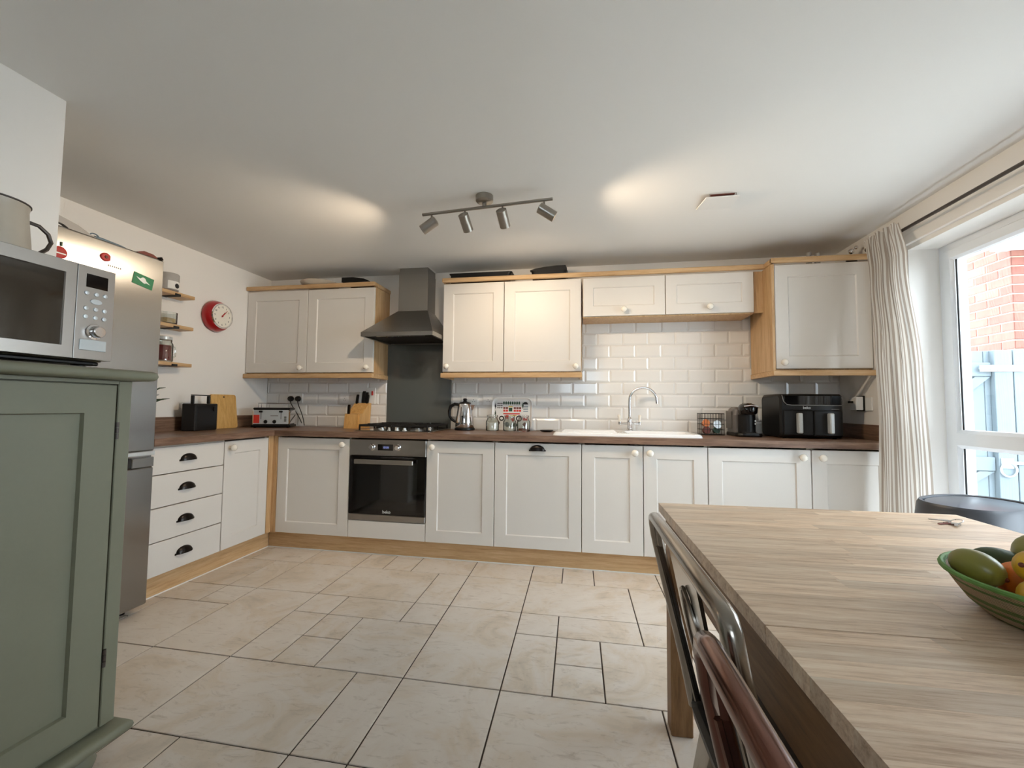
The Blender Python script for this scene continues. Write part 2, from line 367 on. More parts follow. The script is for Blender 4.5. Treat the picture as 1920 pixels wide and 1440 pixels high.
# ------------------------------------------------------------------ setting
fl = struct('floor', MB().box(XL, XR, REAR, YW, -.06, -.004), M['grout'])
MX, MY = .2, .2125
PAT = [(4, 1, 3, 2), (1, 1, 1, 2), (2, 1, 2, 2), (2, 3, 2, 3), (4, 3, 1, 1), (5, 3, 2, 1), (1, 3, 1, 1), (4, 4, 1, 2), (5, 4, 1, 1), (5, 5, 1, 1), (6, 4, 2, 2)]
def gx(i, y): return -.023+MX*i-.0235*y
def gy(j): return .0105-MY*j
tile_cache = {}
def floor_tile(nx, ny):
    if (nx, ny) not in tile_cache:
        g = .0030; wx, wy = nx*MX/2-g, ny*MY/2-g; sh = .0235; b = .0015; mb = MB(); L = []
        for ins, z in ((0, -.004), (0, -.0012), (b, 0)):
            L.append([(sx*(wx-ins)-sh*sy*(wy-ins), sy*(wy-ins), z) for sx, sy in ((-1, -1), (1, -1), (1, 1), (-1, 1))])
        mb.loft(L, True, True); tile_cache[(nx, ny)] = mesh_of(mb, 'floor_tile')
    return tile_cache[(nx, ny)]
for bi in range(-1, 4):
    for bj in range(-1, 5):
        for i, j, nx, ny in PAT:
            i0, j0 = i+6*bi, j+5*bj; cy = gy(j0+ny/2); cx = gx(i0+nx/2, cy)
            if cx-nx*MX/2 > XR-.02 or cx+nx*MX/2 < XL+.02 or cy-ny*MY/2 > YW-.02 or cy+ny*MY/2 < REAR: continue
            if cx < .3 and cy < -1.9: continue
            x0, x1, y0, y1 = cx-nx*MX/2, cx+nx*MX/2, cy-ny*MY/2, cy+ny*MY/2
            if x0 < XL+.005 or x1 > XR-.005 or y1 > YW-.005 or y0 < REAR:
                x0, x1, y0, y1 = max(x0, XL+.002)+.002, min(x1, XR-.002)-.002, max(y0, REAR+.002)+.002, min(y1, YW-.002)-.002
                if x1-x0 < .03 or y1-y0 < .03: continue
                cx, cy = (x0+x1)/2, (y0+y1)/2
                me = mesh_of(MB().box(-(x1-x0)/2, (x1-x0)/2, -(y1-y0)/2, (y1-y0)/2, -.004, 0, .001), 'floor_tile')
            else: me = floor_tile(nx, ny)
            link('tile', me, M['stone'], fl, (0, 0, 0), (cx, cy, 0))

struct('ceiling', MB().box(XL-.1, XR+.3, REAR-.1, YW+.15, CE, CE+.1), M['ceil'])
struct('wall_left', MB().box(XL-.12, XL, -1.674, YW, 0, CE), M['wall'])
struct('wall_pier', MB().box(XL-.12, .347, REAR, -1.674, 0, CE), M['wall'])
wb = struct('wall_back', MB().box(XL-.12, XR+.02, YW, YW+.15, 0, CE), M['wall'])
WIN = (-1.95, -.132, 2.03)      # patio door opening in the right wall
XO = 4.455
struct('wall_right', MB().box(XR, XO, WIN[1], YW+.15, 0, CE).box(XR, XO, REAR, WIN[0], 0, CE).box(XR, XO, WIN[0], WIN[1], WIN[2], CE), M['wall'])
RW = (1.75, 2.65, 1.25, 2.0)       # unseen window added behind the camera for fill light
struct('wall_rear', MB().box(XL-.12, RW[0], REAR-.12, REAR, 0, CE).box(RW[1], XO, REAR-.12, REAR, 0, CE).box(RW[0], RW[1], REAR-.12, REAR, 0, RW[2]).box(RW[0], RW[1], REAR-.12, REAR, RW[3], CE), M['wall'])
# frame and panes of the added fill-light window
m = MB()
for a, b2, c, d in ((RW[0], RW[1], RW[2], RW[2]+.06), (RW[0], RW[1], RW[3]-.06, RW[3]), (RW[0], RW[0]+.06, RW[2]+.06, RW[3]-.06), (RW[1]-.06, RW[1], RW[2]+.06, RW[3]-.06), (2.17, 2.23, RW[2]+.06, RW[3]-.06)): m.box(a, b2, REAR-.09, REAR-.03, c, d, .004)
wr = struct('fill_window', m, M['upvc'])
part('pane', MB().box(RW[0]+.06, 2.17, REAR-.065, REAR-.055, RW[2]+.06, RW[3]-.06), M['pane'], wr); part('pane', MB().box(2.23, RW[1]-.06, REAR-.065, REAR-.055, RW[2]+.06, RW[3]-.06), M['pane'], wr)
# patio door: outer frame, far leaf with mid rail, further leaves
FX0, FX1 = 4.335, 4.405
d1 = struct('door_1', MB().box(FX0, FX1, WIN[0], WIN[1], WIN[2]-.035, WIN[2]).box(FX0, FX1, WIN[1]-.035, WIN[1], 0, WIN[2]-.035).box(FX0, FX1, WIN[0], WIN[0]+.035, 0, WIN[2]-.035).box(FX0, FX1, WIN[0]+.035, WIN[1]-.035, 0, .03), M['upvc'])
ys = [WIN[1]-.035, (WIN[0]+WIN[1])/2, WIN[0]+.035]
for k in range(2):
    y1, y0 = ys[k], ys[k+1]; s = .062; X0, X1 = FX0-.012, FX1-.012; z0, z1 = .032, WIN[2]-.036
    lf = part('door_leaf', MB(lambda u, d, z: (d, u, z)).ring([(y0+.002, y1-.002, z0, z1, X1), (y0+.002, y1-.002, z0, z1, X0+.006), (y0+.008, y1-.008, z0+.006, z1-.006, X0), (y0+s-.012, y1-s+.012, z0+s-.012, z1-s+.012, X0), (y0+s, y1-s, z0+s, z1-s, X0+.016), (y0+s, y1-s, z0+s, z1-s, X1)]), M['upvc'], d1)
    part('mid_rail', MB().prism([(X0-.004, .912), (X0-.004, .976), (X0+.012, .993), (X1, .993), (X1, .893), (X0+.012, .893)], 'y', y0+s-.012, y1-s+.012), M['upvc'], lf)
    part('pane', MB().box(X0+.03, X0+.036, y0+s, y1-s, .993, z1-s), M['pane'], lf)
    part('pane', MB().box(X0+.03, X0+.036, y0+s, y1-s, z0+s, .893), M['pane'], lf)
    if k == 0:
        g = MB().box(X0+.017, X0+.021, y1-s-.012, y1-s-.004, .993, z1-s).box(X0+.017, X0+.021, y1-s-.012, y1-s-.004, z0+s, .893); part('gasket', g, M['blackm'], lf)
# batten over the patio door and painted edges
solo('curtain_batten', MB().box(XR-.02, XR, -2.2, -.02, 2.055, 2.115, .004), M['wall'], 'white painted timber batten fixed to wall above the glazed door', 'batten')
m = MB().box(XL+.515, XL+.519, -.95, .051, 0, .006).box(-.093, XR-.02, .048, .054, 0, .006); struct('trim_1', m, M['seal'])

# metro tiles on the back wall
mc = {}
def metro(wd, ht):
    key = (round(wd, 3), round(ht, 3))
    if key not in mc:
        a, b2 = wd/2-.0012, ht/2-.0012; i = min(.013, a*.6, b2*.6); mb = MB(lambda u, d, z: (u, -d, z))
        mb.loft([[(-a, 0, -b2), (a, 0, -b2), (a, 0, b2), (-a, 0, b2)], [(-a, .003, -b2), (a, .003, -b2), (a, .003, b2), (-a, .003, b2)], [(-a+i, .008, -b2+i), (a-i, .008, -b2+i), (a-i, .008, b2-i), (-a+i, .008, b2-i)]])
        mc[key] = mesh_of(mb, 'metro_tile')
    return mc[key]
def tile_span(x0, x1, k, z0=None, z1=None):
    za, zb = .9+.1*k, 1.0+.1*k
    off = .117 if k % 2 == 0 else .017
    n = math.floor((x0-off)/.2)
    while off+.2*n < x1-.012:
        a, b2 = max(x0, off+.2*n), min(x1, off+.2*n+.2)
        if b2-a > .012: link('tile', metro(b2-a, zb-za), M['tile'], wb, (0, 0, 0), ((a+b2)/2, YW, (za+zb)/2))
        n += 1
for k in range(5):
    tile_span(XL+.002, .595, k); tile_span(1.187, XR-.002, k)
for k in range(5, 9): tile_span(2.292, 3.572, k)
link('grout_bed', mesh_of(MB().box(XL, .595, YW-.0015, YW, .9, 1.4).box(1.187, XR, YW-.0015, YW, .9, 1.4).box(2.292, 3.572, YW-.0015, YW, 1.4, 1.8), 'grout_bed'), M['grout_w'], wb)
solo('splashback', MB().box(.597, 1.185, .585, .598, CT+.002, 1.633, .001), M['splash'], 'grey glass splashback panel on the wall behind the gas hob', 'splashback')

# ------------------------------------------------------------------ cabinets
def mapper(kind, plane):
    if kind == 'back': return lambda u, d, z: (u, plane-d, z)
    return lambda u, d, z: (plane+d, u, z)      # left run: u = y, facing +x
def shaker(mp, u0, u1, z0, z1, parent, knob=None, cup=None, st=.082, g=.0026, flat=False, name='door'):
    a, b2, c, d = u0+g, u1-g, z0+g, z1-g; t = .02
    if flat:
        dr = part(name, MB(mp).box(a, b2, -t, 0, c, d, .002), M['cream'], parent)
    else:
        dr = part(name, MB(mp).ring([(a, b2, c, d, -t), (a, b2, c, d, -.002), (a+.002, b2-.002, c+.002, d-.002, 0), (a+st, b2-st, c+st, d-st, 0), (a+st+.006, b2-st-.006, c+st+.006, d-st-.006, -.007), (a+st+.006, b2-st-.006, c+st+.006, d-st-.006, -t)]), M['cream'], parent)
        part('panel', MB(mp).box(a+st+.004, b2-st-.004, -.016, -.0075, c+st+.004, d-st-.004), M['cream'], dr)
    if knob:
        ku, kz = knob; pr = [(.011, 0), (.009, .008), (.010, .016), (.017, .022), (.0225, .031), (.0225, .038), (.018, .046), (.009, .050), (0, .051)]
        p0 = Vector(mp(ku, 0, kz)); p1 = Vector(mp(ku, 1, kz)); part('knob', MB().lathe(pr, p0, p1-p0, 16), M['knob'], dr)
    if cup:
        cu, cz = cup; A, B, Cc = .052, .040, .024; n1, n2 = 14, 6; vs = []; fs = []
        for i in range(n1+1):
            th = math.pi*i/n1
            for j in range(n2+1):
                ph = math.pi/2*j/n2; q = math.sin(th)**.8
                vs.append((cu+A*math.cos(th), Cc*q*math.sin(ph), cz+B*q*math.cos(ph)))
        for i in range(n1):
            for j in range(n2): fs.append((i*(n2+1)+j, (i+1)*(n2+1)+j, (i+1)*(n2+1)+j+1, i*(n2+1)+j+1))
        h = MB(mp).add(vs, fs, True)
        bot = [(cu+A*math.cos(math.pi*i/n1), Cc*math.sin(math.pi*i/n1)**.8, cz) for i in range(n1+1)]
        h.add(bot+[(cu, -.001, cz)], [(i, i+1, n1+1) for i in range(n1)])
        h.box(cu-A-.006, cu+A+.006, 0, .002, cz-.003, cz+.008)
        part('cup_handle', h, M['bronze'], dr, 'dark bronze cup handle')
    return dr
def carcass(mp, u0, u1, z0, z1, depth, parent, mat, top=True):
    t = .018; m = MB(mp); e = .0008; u0 += e; u1 -= e
    m.box(u0, u0+t, -depth, -.0215, z0, z1).box(u1-t, u1, -depth, -.0215, z0, z1).box(u0+t, u1-t, -depth, -.0215, z0, z0+t).box(u0+t, u1-t, -depth, -depth+t, z0+t, z1)
    if top: m.box(u0+t, u1-t, -depth+t, -.0215, z1-t, z1)
    return part('carcass', m, mat, parent)
BK = mapper('back', 0.0); LF = mapper('left', -.038); UP = mapper('back', UY); UC = mapper('back', .20)
def bcab(label, u0, u1, doors, cat='cabinet', name='base_cabinet', mp=BK, top=False, kind='back', plane=0, group=None):
    c = mp((u0+u1)/2, -.3, 0); t = thing(name, label, cat, (c[0], c[1], DB), group)
    carcass(mp, u0, u1, DB, W0-.002, .565, t, M['carc'], top)
    for dd in doors: shaker(mp, parent=t, **dd)
    return t
# left run
t = thing('drawer_unit', 'cream four-drawer kitchen base unit with dark cup handles beside the fridge', 'drawer unit', (-.33, -.70, DB))
carcass(LF, -.953, -.453, DB, W0-.002, .565, t, M['carc'])
zz = [DT, DT-.156, DT-.341, DT-.532, DB]
for k in range(4): shaker(LF, -.953, -.453, zz[k+1], zz[k], t, cup=(-.715, (zz[k]+zz[k+1])/2-.012), flat=True, name='drawer')
bcab('cream shaker base cabinet between the drawer unit and the oak corner post', -.453, -.05, [dict(u0=-.453, u1=-.05, z0=DB, z1=DT, knob=(-.412, .803))], mp=LF)
solo('corner_post', MB().box(-.058, -.038, -.0495, -.0005, DB, W0-.001).box(-.038, -.0005, -.002, .02, DB, W0-.001), M['oakv'], 'light oak corner post where the two base cabinet runs meet', 'post')
# back run
bcab('cream shaker base cabinet between oak corner post and built-in oven', 0, .6, [dict(u0=0, u1=.6, z0=DB, z1=DT, knob=(.556, .803))])
bcab('cream shaker base cabinet with a single door right beside the oven and dishwasher', 1.2, 1.7, [dict(u0=1.2, u1=1.7, z0=DB, z1=DT, knob=(1.252, .803))])
bcab('integrated dishwasher behind a cream shaker front with a dark cup handle', 1.7, 2.3, [dict(u0=1.7, u1=2.3, z0=DB, z1=DT, cup=(2.0, .795))], cat='dishwasher', name='dishwasher')
bcab('cream two-door base cabinet under the white sink', 2.3, 3.1, [dict(u0=2.3, u1=2.7, z0=DB, z1=DT, knob=(2.645, .801)), dict(u0=2.7, u1=3.1, z0=DB, z1=DT, knob=(2.74, .801))])
bcab('cream shaker base cabinet with a wide door between sink cabinet and last cabinet', 3.1, 3.702, [dict(u0=3.1, u1=3.702, z0=DB, z1=DT, knob=(3.645, .80))])
bcab('cream shaker base cabinet at the end of the run behind the curtain', 3.702, 4.16, [dict(u0=3.702, u1=4.16, z0=DB, z1=DT, knob=(3.753, .80))])
# oven housing filler and oven
ov = thing('built_in_oven', 'built-in single oven with black glass door and stainless trim under the hob', 'oven', (.9, .28, .26))
part('oven_body', MB().box(.606, 1.194, .0215, .54, .262, .845), M['dark'], ov)
fa = part('control_panel', MB().box(.603, 1.197, -.002, .02, .727, .846, .003), M['steel'], ov)
for kx in (.783, .983): part('control_knob', MB().lathe([(.024, 0), (.024, .004), (.019, .006), (.018, .026), (.015, .029), (0, .029)], (kx, -.002, .790), (0, -1, 0), 18), M['chrome'], fa)
ds = part('display', MB().box(.826, .944, -.0035, 0, .768, .812), M['blackg'], fa)
seg = MB()
for k, dx in enumerate((.868, .884, .900)):
    seg.box(dx, dx+.0025, -.0042, -.0034, .780, .799).box(dx+.009, dx+.0115, -.0042, -.0034, .780, .799).box(dx, dx+.0115, -.0042, -.0034, .7885, .7905)
part('digits', seg, M['display'], ds)
od = part('oven_door', MB().box(.603, 1.197, -.004, .02, .304, .724, .003), M['blackg'], ov)
part('door_window', MB().box(.665, 1.135, -.0052, -.003, .345, .66), M['ovenglass'], od)
hd = MB().box(.665, 1.118, -.052, -.038, .672, .704, .004)
for hx in (.69, 1.093): hd.box(hx-.01, hx+.01, -.04, -.003, .68, .697)
part('door_handle', hd, M['steel'], od)
part('lower_trim', MB().box(.603, 1.197, -.003, .02, .258, .302, .003), M['steel'], ov)
def text(s, size, loc, mat, parent, name='logo', face='-y', bold=.0):
    cu = bpy.data.curves.new(name, 'FONT'); cu.body = s; cu.size = size; cu.align_x = 'CENTER'; cu.align_y = 'CENTER'; cu.extrude = .0004; cu.offset = bold
    ob = bpy.data.objects.new(name, cu); dg = bpy.context.evaluated_depsgraph_get()
    COL.objects.link(ob); dg.update(); me = bpy.data.meshes.new_from_object(ob.evaluated_get(dg)); bpy.data.objects.remove(ob); bpy.data.curves.remove(cu)
    R = Matrix.Rotation(math.pi/2, 4, 'X') if face == '-y' else Matrix.Rotation(math.pi/2, 4, 'Z') @ Matrix.Rotation(math.pi/2, 4, 'X')
    off = OFF[parent.name]; me.transform(Matrix.Translation(Vector(loc)-Vector(off)) @ R); me.materials.clear()
    return link(name, me, mat, parent, off)
text('beko', .032, (.905, -.0045, .325), M['silver'], od, bold=.0006)
t = thing('oven_housing', 'cream plain filler panel of the housing under the oven', 'cabinet', (.9, .28, DB))
carcass(BK, .6, 1.2, DB, .2575, .565, t, M['carc']); shaker(BK, .6, 1.2, DB, .2555, t, flat=True, name='filler_panel')
# plinths
solo('plinth', MB().box(-.093, XR-.001, .055, .073, .002, DB-.001, .001), M['oakx'], 'light oak plinth along the floor below the back wall base cabinets', 'plinth')
solo('plinth', MB().box(-.111, -.093, -.953, .054, .002, DB-.001, .001), M['oaky'], 'light oak plinth along the floor below the drawer unit', 'plinth')
# worktops
wt = MB().box(XL+.001, 2.6, -.03, YW-.009, W0, CT).box(3.06, XR-.001, -.03, YW-.009, W0, CT).box(2.6, 3.06, -.03, .095, W0, CT).box(2.6, 3.06, .45, YW-.009, W0, CT)
solo('worktop', wt, M['topx'], 'long walnut-effect worktop along the tiled wall holding hob and sink', 'worktop')
solo('worktop', MB().box(XL+.001, -.008, -.953, -.0302, W0, CT, .001), M['topy'], 'short walnut-effect worktop over the drawer unit by the fridge', 'worktop')
solo('upstand', MB().box(XL+.0005, XL+.019, -.953, YW-.012, CT+.0005, 1.0, .001), M['topy'], 'walnut-effect upstand on left wall behind radio and chopping board', 'upstand')
solo('upstand', MB().box(XR-.019, XR-.0005, -.03, YW-.012, CT+.0005, 1.0, .001), M['topy'], 'walnut-effect upstand on the window wall beside the air fryer', 'upstand')

# wall cabinets
def wcab(label, u0, u1, doors, mp=UP, z0=UB, z1=UT, side_mat=None, depth=.277, name='wall_cabinet', group=None):
    c = mp((u0+u1)/2, -.15, z0); t = thing(name, label, 'wall cabinet', c, group)
    carcass(mp, u0, u1, z0-.006, z1+.004, depth, t, side_mat or M['oakv'])
    for dd in doors: shaker(mp, parent=t, z0=z0, z1=z1, **dd)
    return t
wcab('cream two-door wall cabinet in the corner left of the cooker hood', -.604, .598, [dict(u0=-.604, u1=-.015, knob=(-.057, 1.408)), dict(u0=-.015, u1=.597, knob=(.550, 1.410))])
wcab('cream two-door wall cabinet between the cooker hood and the sink', 1.193, 2.293, [dict(u0=1.194, u1=1.693, knob=(1.237, 1.411)), dict(u0=1.693, u1=2.293, knob=(2.252, 1.406))])
wcab('short cream lift-up wall cabinet over the sink next to the taller two-door one', 2.302, 2.905, [dict(u0=2.303, u1=2.905, knob=(2.606, 1.827), st=.075)], z0=1.783)
wcab('short cream lift-up wall cabinet over the sink next to the oak filler', 2.905, 3.510, [dict(u0=2.905, u1=3.509, knob=(3.206, 1.829), st=.075)], z0=1.783)
solo('oak_filler', MB().box(3.514, 3.573, UY+.02, UY+.04, 1.783, UT), M['oakv'], 'narrow light oak filler strip between short cabinet and corner wall cabinet', 'filler')
t = wcab('deep cream single-door wall cabinet in the corner by the curtain', 3.592, 4.178, [dict(u0=3.592, u1=4.178, knob=(3.635, 1.409))], mp=UC, depth=.398)
part('side_panel', MB().box(3.574, 3.591, .196, YW-.009, UB-.008, UT+.004), M['oakv'], t)
# cornices and pelmets
solo('cornice', MB().box(-.604, .604, .298, .325, UT+.006, UT+.040, .004).box(.580, .604, .326, YW-.001, UT+.006, UT+.040, .004), M['oakx'], 'light oak cornice on top of the wall cabinet left of the hood', 'cornice')
solo('cornice', MB().box(1.188, 3.59, .298, .325, UT+.006, UT+.040, .004).box(1.188, 1.212, .326, YW-.001, UT+.006, UT+.040, .004).box(3.566, 3.592, .176, .297, UT+.006, UT+.040, .004).box(3.566, XR-.001, .172, .199, UT+.006, UT+.040, .004), M['oakx'], 'long light oak cornice stepping out over the corner wall cabinet', 'cornice')
solo('pelmet', MB().box(-.604, .604, .298, .320, UB-.046, UB-.008, .003).box(.582, .604, .321, YW-.009, UB-.046, UB-.008, .003), M['oakx'], 'light oak pelmet strip under the wall cabinet left of the hood', 'pelmet')
solo('pelmet', MB().box(1.188, 2.298, .298, .320, UB-.046, UB-.008, .003).box(1.188, 1.210, .321, YW-.009, UB-.046, UB-.008, .003).box(2.276, 2.298, .321, YW-.009, UB-.046, UB-.008, .003), M['oakx'], 'light oak pelmet strip under the wall cabinet between hood and sink', 'pelmet')
solo('pelmet', MB().box(3.568, XR-.001, .174, .197, UB-.046, UB-.010, .003).box(3.568, 3.590, .198, YW-.009, UB-.046, UB-.010, .003), M['oakx'], 'light oak pelmet strip under the deep corner wall cabinet', 'pelmet')

# ------------------------------------------------------------------ cooker hood and hob
hd = thing('cooker_hood', 'stainless steel chimney cooker hood above the grey splashback', 'hood', (.9, .4, 1.63))
part('chimney', MB().box(.763, 1.023, .42, YW-.002, 1.88, 2.21, .001).box(.767, 1.019, .424, YW-.002, 2.21, CE-.004, .001), M['steelh'], hd)
can = MB().loft([[(.605, .10, 1.662), (1.191, .10, 1.662), (1.191, YW-.002, 1.662), (.605, YW-.002, 1.662)], [(.760, .417, 1.892), (1.026, .417, 1.892), (1.026, YW-.002, 1.892), (.760, YW-.002, 1.892)]])
cn = part('canopy', can, M['steelh'], hd)
lp = MB(lambda u, d, z: (u, z, d)).ring([(.605, 1.191, .10, YW-.002, 1.661), (.605, 1.191, .10, YW-.002, 1.630), (.625, 1.171, .12, YW-.02, 1.630), (.625, 1.171, .12, YW-.02, 1.661)])
lp = part('lip', lp, M['steelh'], hd)
part('grease_filter', MB().box(.626, 1.170, .19, YW-.021, 1.640, 1.65), M['dark'], hd)
cp = part('control_strip', MB().box(.70, 1.10, .121, .185, 1.636, 1.648, .002), M['steel'], hd)
for k in range(5): part('button', MB().cyl((.80+.045*k, .15, 1.637), (.80+.045*k, .15, 1.629), .009, n=12), M['chrome'], cp)
for k in (.72, 1.07): part('hood_lamp', MB().cyl((k, .40, 1.641), (k, .40, 1.634), .03, n=14), M['jarg'], hd)
struct('trim_2', MB().box(.758, 1.028, .414, YW-.001, CE-.0035, CE), M['seal'])

hb = thing('gas_hob', 'four-burner gas hob with black cast-iron pan supports on the worktop', 'hob', (.9, .30, CT))
pl = part('hob_plate', MB().box(.61, 1.19, .055, .565, CT+.0005, CT+.008, .004), M['blackg'], hb)
part('edge_trim', MB().box(.604, 1.196, .048, .0545, CT+.0003, CT+.006, .001).box(1.1905, 1.196, .055, .565, CT+.0003, CT+.006, .001).box(.604, .6095, .055, .565, CT+.0003, CT+.006, .001), M['steel'], hb)
for i, (bx, by, br) in enumerate(((.75, .17, .034), (1.05, .17, .044), (.75, .43, .044), (1.05, .43, .034))):
    bb = part('burner', MB().lathe([(br+.012, 0), (br+.01, .008), (br, .010), (br, .016)], (bx, by, CT+.008), n=18), M['steelh'], hb)
    part('burner_cap', MB().lathe([(br-.004, .016), (br-.003, .022), (br-.010, .024)], (bx, by, CT+.008), n=18), M['iron'], bb)
for x0, x1 in ((.625, .895), (.905, 1.175)):
    m = MB(); z0, z1 = CT+.036, CT+.052; t_ = .007
    m.box(x0, x1, .075, .085, z0, z1, .002).box(x0, x1, .540, .550, z0, z1, .002).box(x0, x0+.01, .085, .54, z0, z1, .002).box(x1-.01, x1, .085, .54, z0, z1, .002)
    m.box(x0+.01, x1-.01, .307, .317, z0, z1, .002)
    cx = (x0+x1)/2
    for by in (.195, .43):
        m.box(x0+.01, cx-.03, by-t_, by+t_, z0, z1+.003, .002).box(cx+.03, x1-.01, by-t_, by+t_, z0, z1+.003, .002).box(cx-t_, cx+t_, by+.03, by+.105, z0, z1+.003, .002).box(cx-t_, cx+t_, by-.105, by-.03, z0, z1+.003, .002)
    for fx in (x0+.005, x1-.005):
        for fy in (.08, .312, .545): m.box(fx-.005, fx+.005, fy-.005, fy+.005, CT+.008, z0)
    part('pan_support', m, M['iron'], hb)
for k in range(4): part('hob_knob', MB().lathe([(.018, 0), (.017, .006), (.013, .008), (.012, .022), (0, .023)], (.81+.06*k, .075 if 0 else .09, CT+.008), n=14), M['silver'], hb)

# ------------------------------------------------------------------ sink and tap
sk = thing('sink', 'white ceramic inset sink with drainer set in the worktop', 'sink', (2.595, .28, CT))
nr = 5
def L3(x0, x1, y0, y1, r, z): return [(p[0], p[1], z) for p in rrect(x0, x1, y0, y1, r, nr)]
part('sink_body', MB().loft([L3(2.10, 3.09, .045, .53, .03, CT+.0006), L3(2.106, 3.084, .050, .525, .03, CT+.016), L3(2.114, 3.076, .058, .517, .03, CT+.022), L3(2.61, 3.05, .105, .44, .05, CT+.020), L3(2.62, 3.04, .115, .43, .05, CT+.004), L3(2.645, 3.015, .14, .405, .06, CT-.16), L3(2.72, 2.94, .2, .35, .06, CT-.168)], smooth=False), M['ceramic'], sk)
m = MB()
for k in range(7): m.box(2.16, 2.54, .13+.05*k, .142+.05*k, CT+.018, CT+.025, .002)
part('drainer_ribs', m, M['ceramic'], sk)
part('drain', MB().lathe([(.04, 0), (.04, .004), (.03, .005), (0, .003)], (2.83, .275, CT-.168), n=18), M['chrome'], sk)
tp = thing('tap', 'chrome swan-neck mixer tap with two white-tipped levers behind the sink', 'tap', (2.66, .49, CT+.021))
part('tap_body', MB().lathe([(.026, 0), (.026, .006), (.020, .010), (.019, .05), (.021, .06), (.021, .085), (.015, .095), (.010, .105)], (2.66, .49, CT+.0212), n=18), M['chrome'], tp)
pts = [(2.66, .49, 1.0), (2.66, .49, 1.06), (2.66, .49, 1.14)]+[(2.66+.1*(1-math.cos(a)), .49-.02*(1-math.cos(a))/2, 1.152+.1*math.sin(a)) for a in [math.radians(12*k) for k in range(1, 15)]]
pts += [(2.8618, .471, 1.13)]
part('spout', MB().tube(pts, .0105, 12), M['chrome'], tp)
for sx in (-1, 1):
    lv = part('lever', MB().tube([(2.66+sx*.018, .49, .975), (2.66+sx*.06, .49, .972), (2.66+sx*.074, .49, .972)], [.009, .010, .013], 10).tube([(2.66+sx*.074, .49, .966), (2.66+sx*.074, .49, .988)], .0115, 10), M['chrome'], tp)
    part('lever_tip', MB().tube([(2.66+sx*.074, .49, .988), (2.66+sx*.075, .488, 1.01), (2.66+sx*.078, .485, 1.036), (2.66+sx*.078, .485, 1.042)], [.008, .009, .013, .008], 10), M['knob'], lv, 'white porcelain lever tip')

# ------------------------------------------------------------------ fridge
FY0, FY1, FXF, FT = -1.60, -1.003, .055, 1.876
fr = thing('fridge_freezer', 'tall brushed stainless steel fridge freezer beside the drawer unit', 'fridge', (-.27, -1.30, 0))
part('fridge_body', MB().box(-.59, FXF-.062, FY0+.004, FY1-.004, .035, FT-.004, .004), M['fridge'], fr)
ud = part('upper_door', MB().box(FXF-.058, FXF, FY0, FY1, .845, FT, .007), M['fridge'], fr)
ld = part('lower_door', MB().box(FXF-.058, FXF, FY0, FY1, .045, .760, .007).box(FXF-.058, FXF-.022, FY0, FY1, .7605, .820), M['fridge'], fr)
part('handle_recess', MB().box(FXF-.0215, FXF-.0005, FY0+.012, FY1-.150, .762, .818, .003), M['silver'], ld)
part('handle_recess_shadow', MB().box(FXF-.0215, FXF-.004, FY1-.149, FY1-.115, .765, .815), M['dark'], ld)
part('handle_block', MB().box(FXF-.0215, FXF, FY1-.114, FY1-.001, .761, .812, .003), M['fridge'], ld)
part('grip_strip', MB().box(FXF-.058, FXF+.004, FY0, FY1, .822, .843, .003), M['silver'], ud)
for fy in (FY0+.05, FY1-.05):
    for fx in (-.53, -.05): part('foot', MB().cyl((fx, fy, 0), (fx, fy, .036), .02, n=12), M['black'], fr)
sm = MB()
for k in range(7): sm.box(FXF, FXF+.0004, -1.282+.009*k, -1.282+.009*k+.006, 1.758, 1.766)
part('badge', sm, M['greymetal'], ud)
# magnets
def poppy(y, z, r, label):
    t = thing('magnet', label, 'magnet', (FXF, y, z)); n = 12
    lo = [[(FXF+d, y+rr*math.cos(2*math.pi*k/n)*(1+.12*math.sin(2.5*2*math.pi*k/n)), z+rr*math.sin(2*math.pi*k/n)) for k in range(n)] for d, rr in ((.0005, r), (.004, r), (.006, r*.8))]
    p = part('petals', MB().loft(lo), M['poppy'], t); part('flower_centre', MB().lathe([(r*.35, .006), (r*.3, .009), (0, .009)], (FXF, y, z), (1, 0, 0), 12), M['maroon'], t)
poppy(-1.295, 1.797, .021, 'small red poppy magnet on the middle of the steel fridge door')
t = thing('magnet', 'round dark red magnet with a short stalk on the fridge next to the white pier', 'magnet', (FXF, -1.476, 1.755))
part('disc', MB().lathe([(.027, .0005), (.027, .005), (.022, .007), (0, .007)], (FXF, -1.476, 1.755), (1, 0, 0), 20), M['poppy'], t)
part('stalk', MB().box(FXF+.0005, FXF+.004, -1.474, -1.468, 1.785, 1.803), M['greenp'], t); part('band', MB().box(FXF+.0071, FXF+.008, -1.498, -1.455, 1.748, 1.753), M['white'], t)
t = thing('fridge_card', 'green card magnet with a white bird shape stuck askew on fridge door', 'magnet', (FXF, -1.113, 1.733))
R_ = Matrix.Rotation(math.radians(-9), 3, 'X')
def cardp(pts, x): return [tuple(Vector((FXF+x, -1.113, 1.733))+R_ @ Vector((0, a, b2))) for a, b2 in pts]
part('card', MB().loft([cardp([(-.052, -.03), (.052, -.03), (.052, .03), (-.052, .03)], .0006), cardp([(-.052, -.03), (.052, -.03), (.052, .03), (-.052, .03)], .0022)]), M['greencard'], t)
bird = [(-.038, .010), (-.018, .006), (-.006, .018), (.006, .016), (.014, .004), (.038, -.008), (.016, -.006), (.008, -.012), (-.006, -.008), (-.020, -.002)]
part('print', MB().loft([cardp(bird, .0024), cardp(bird, .003)]), M['paper'], t)
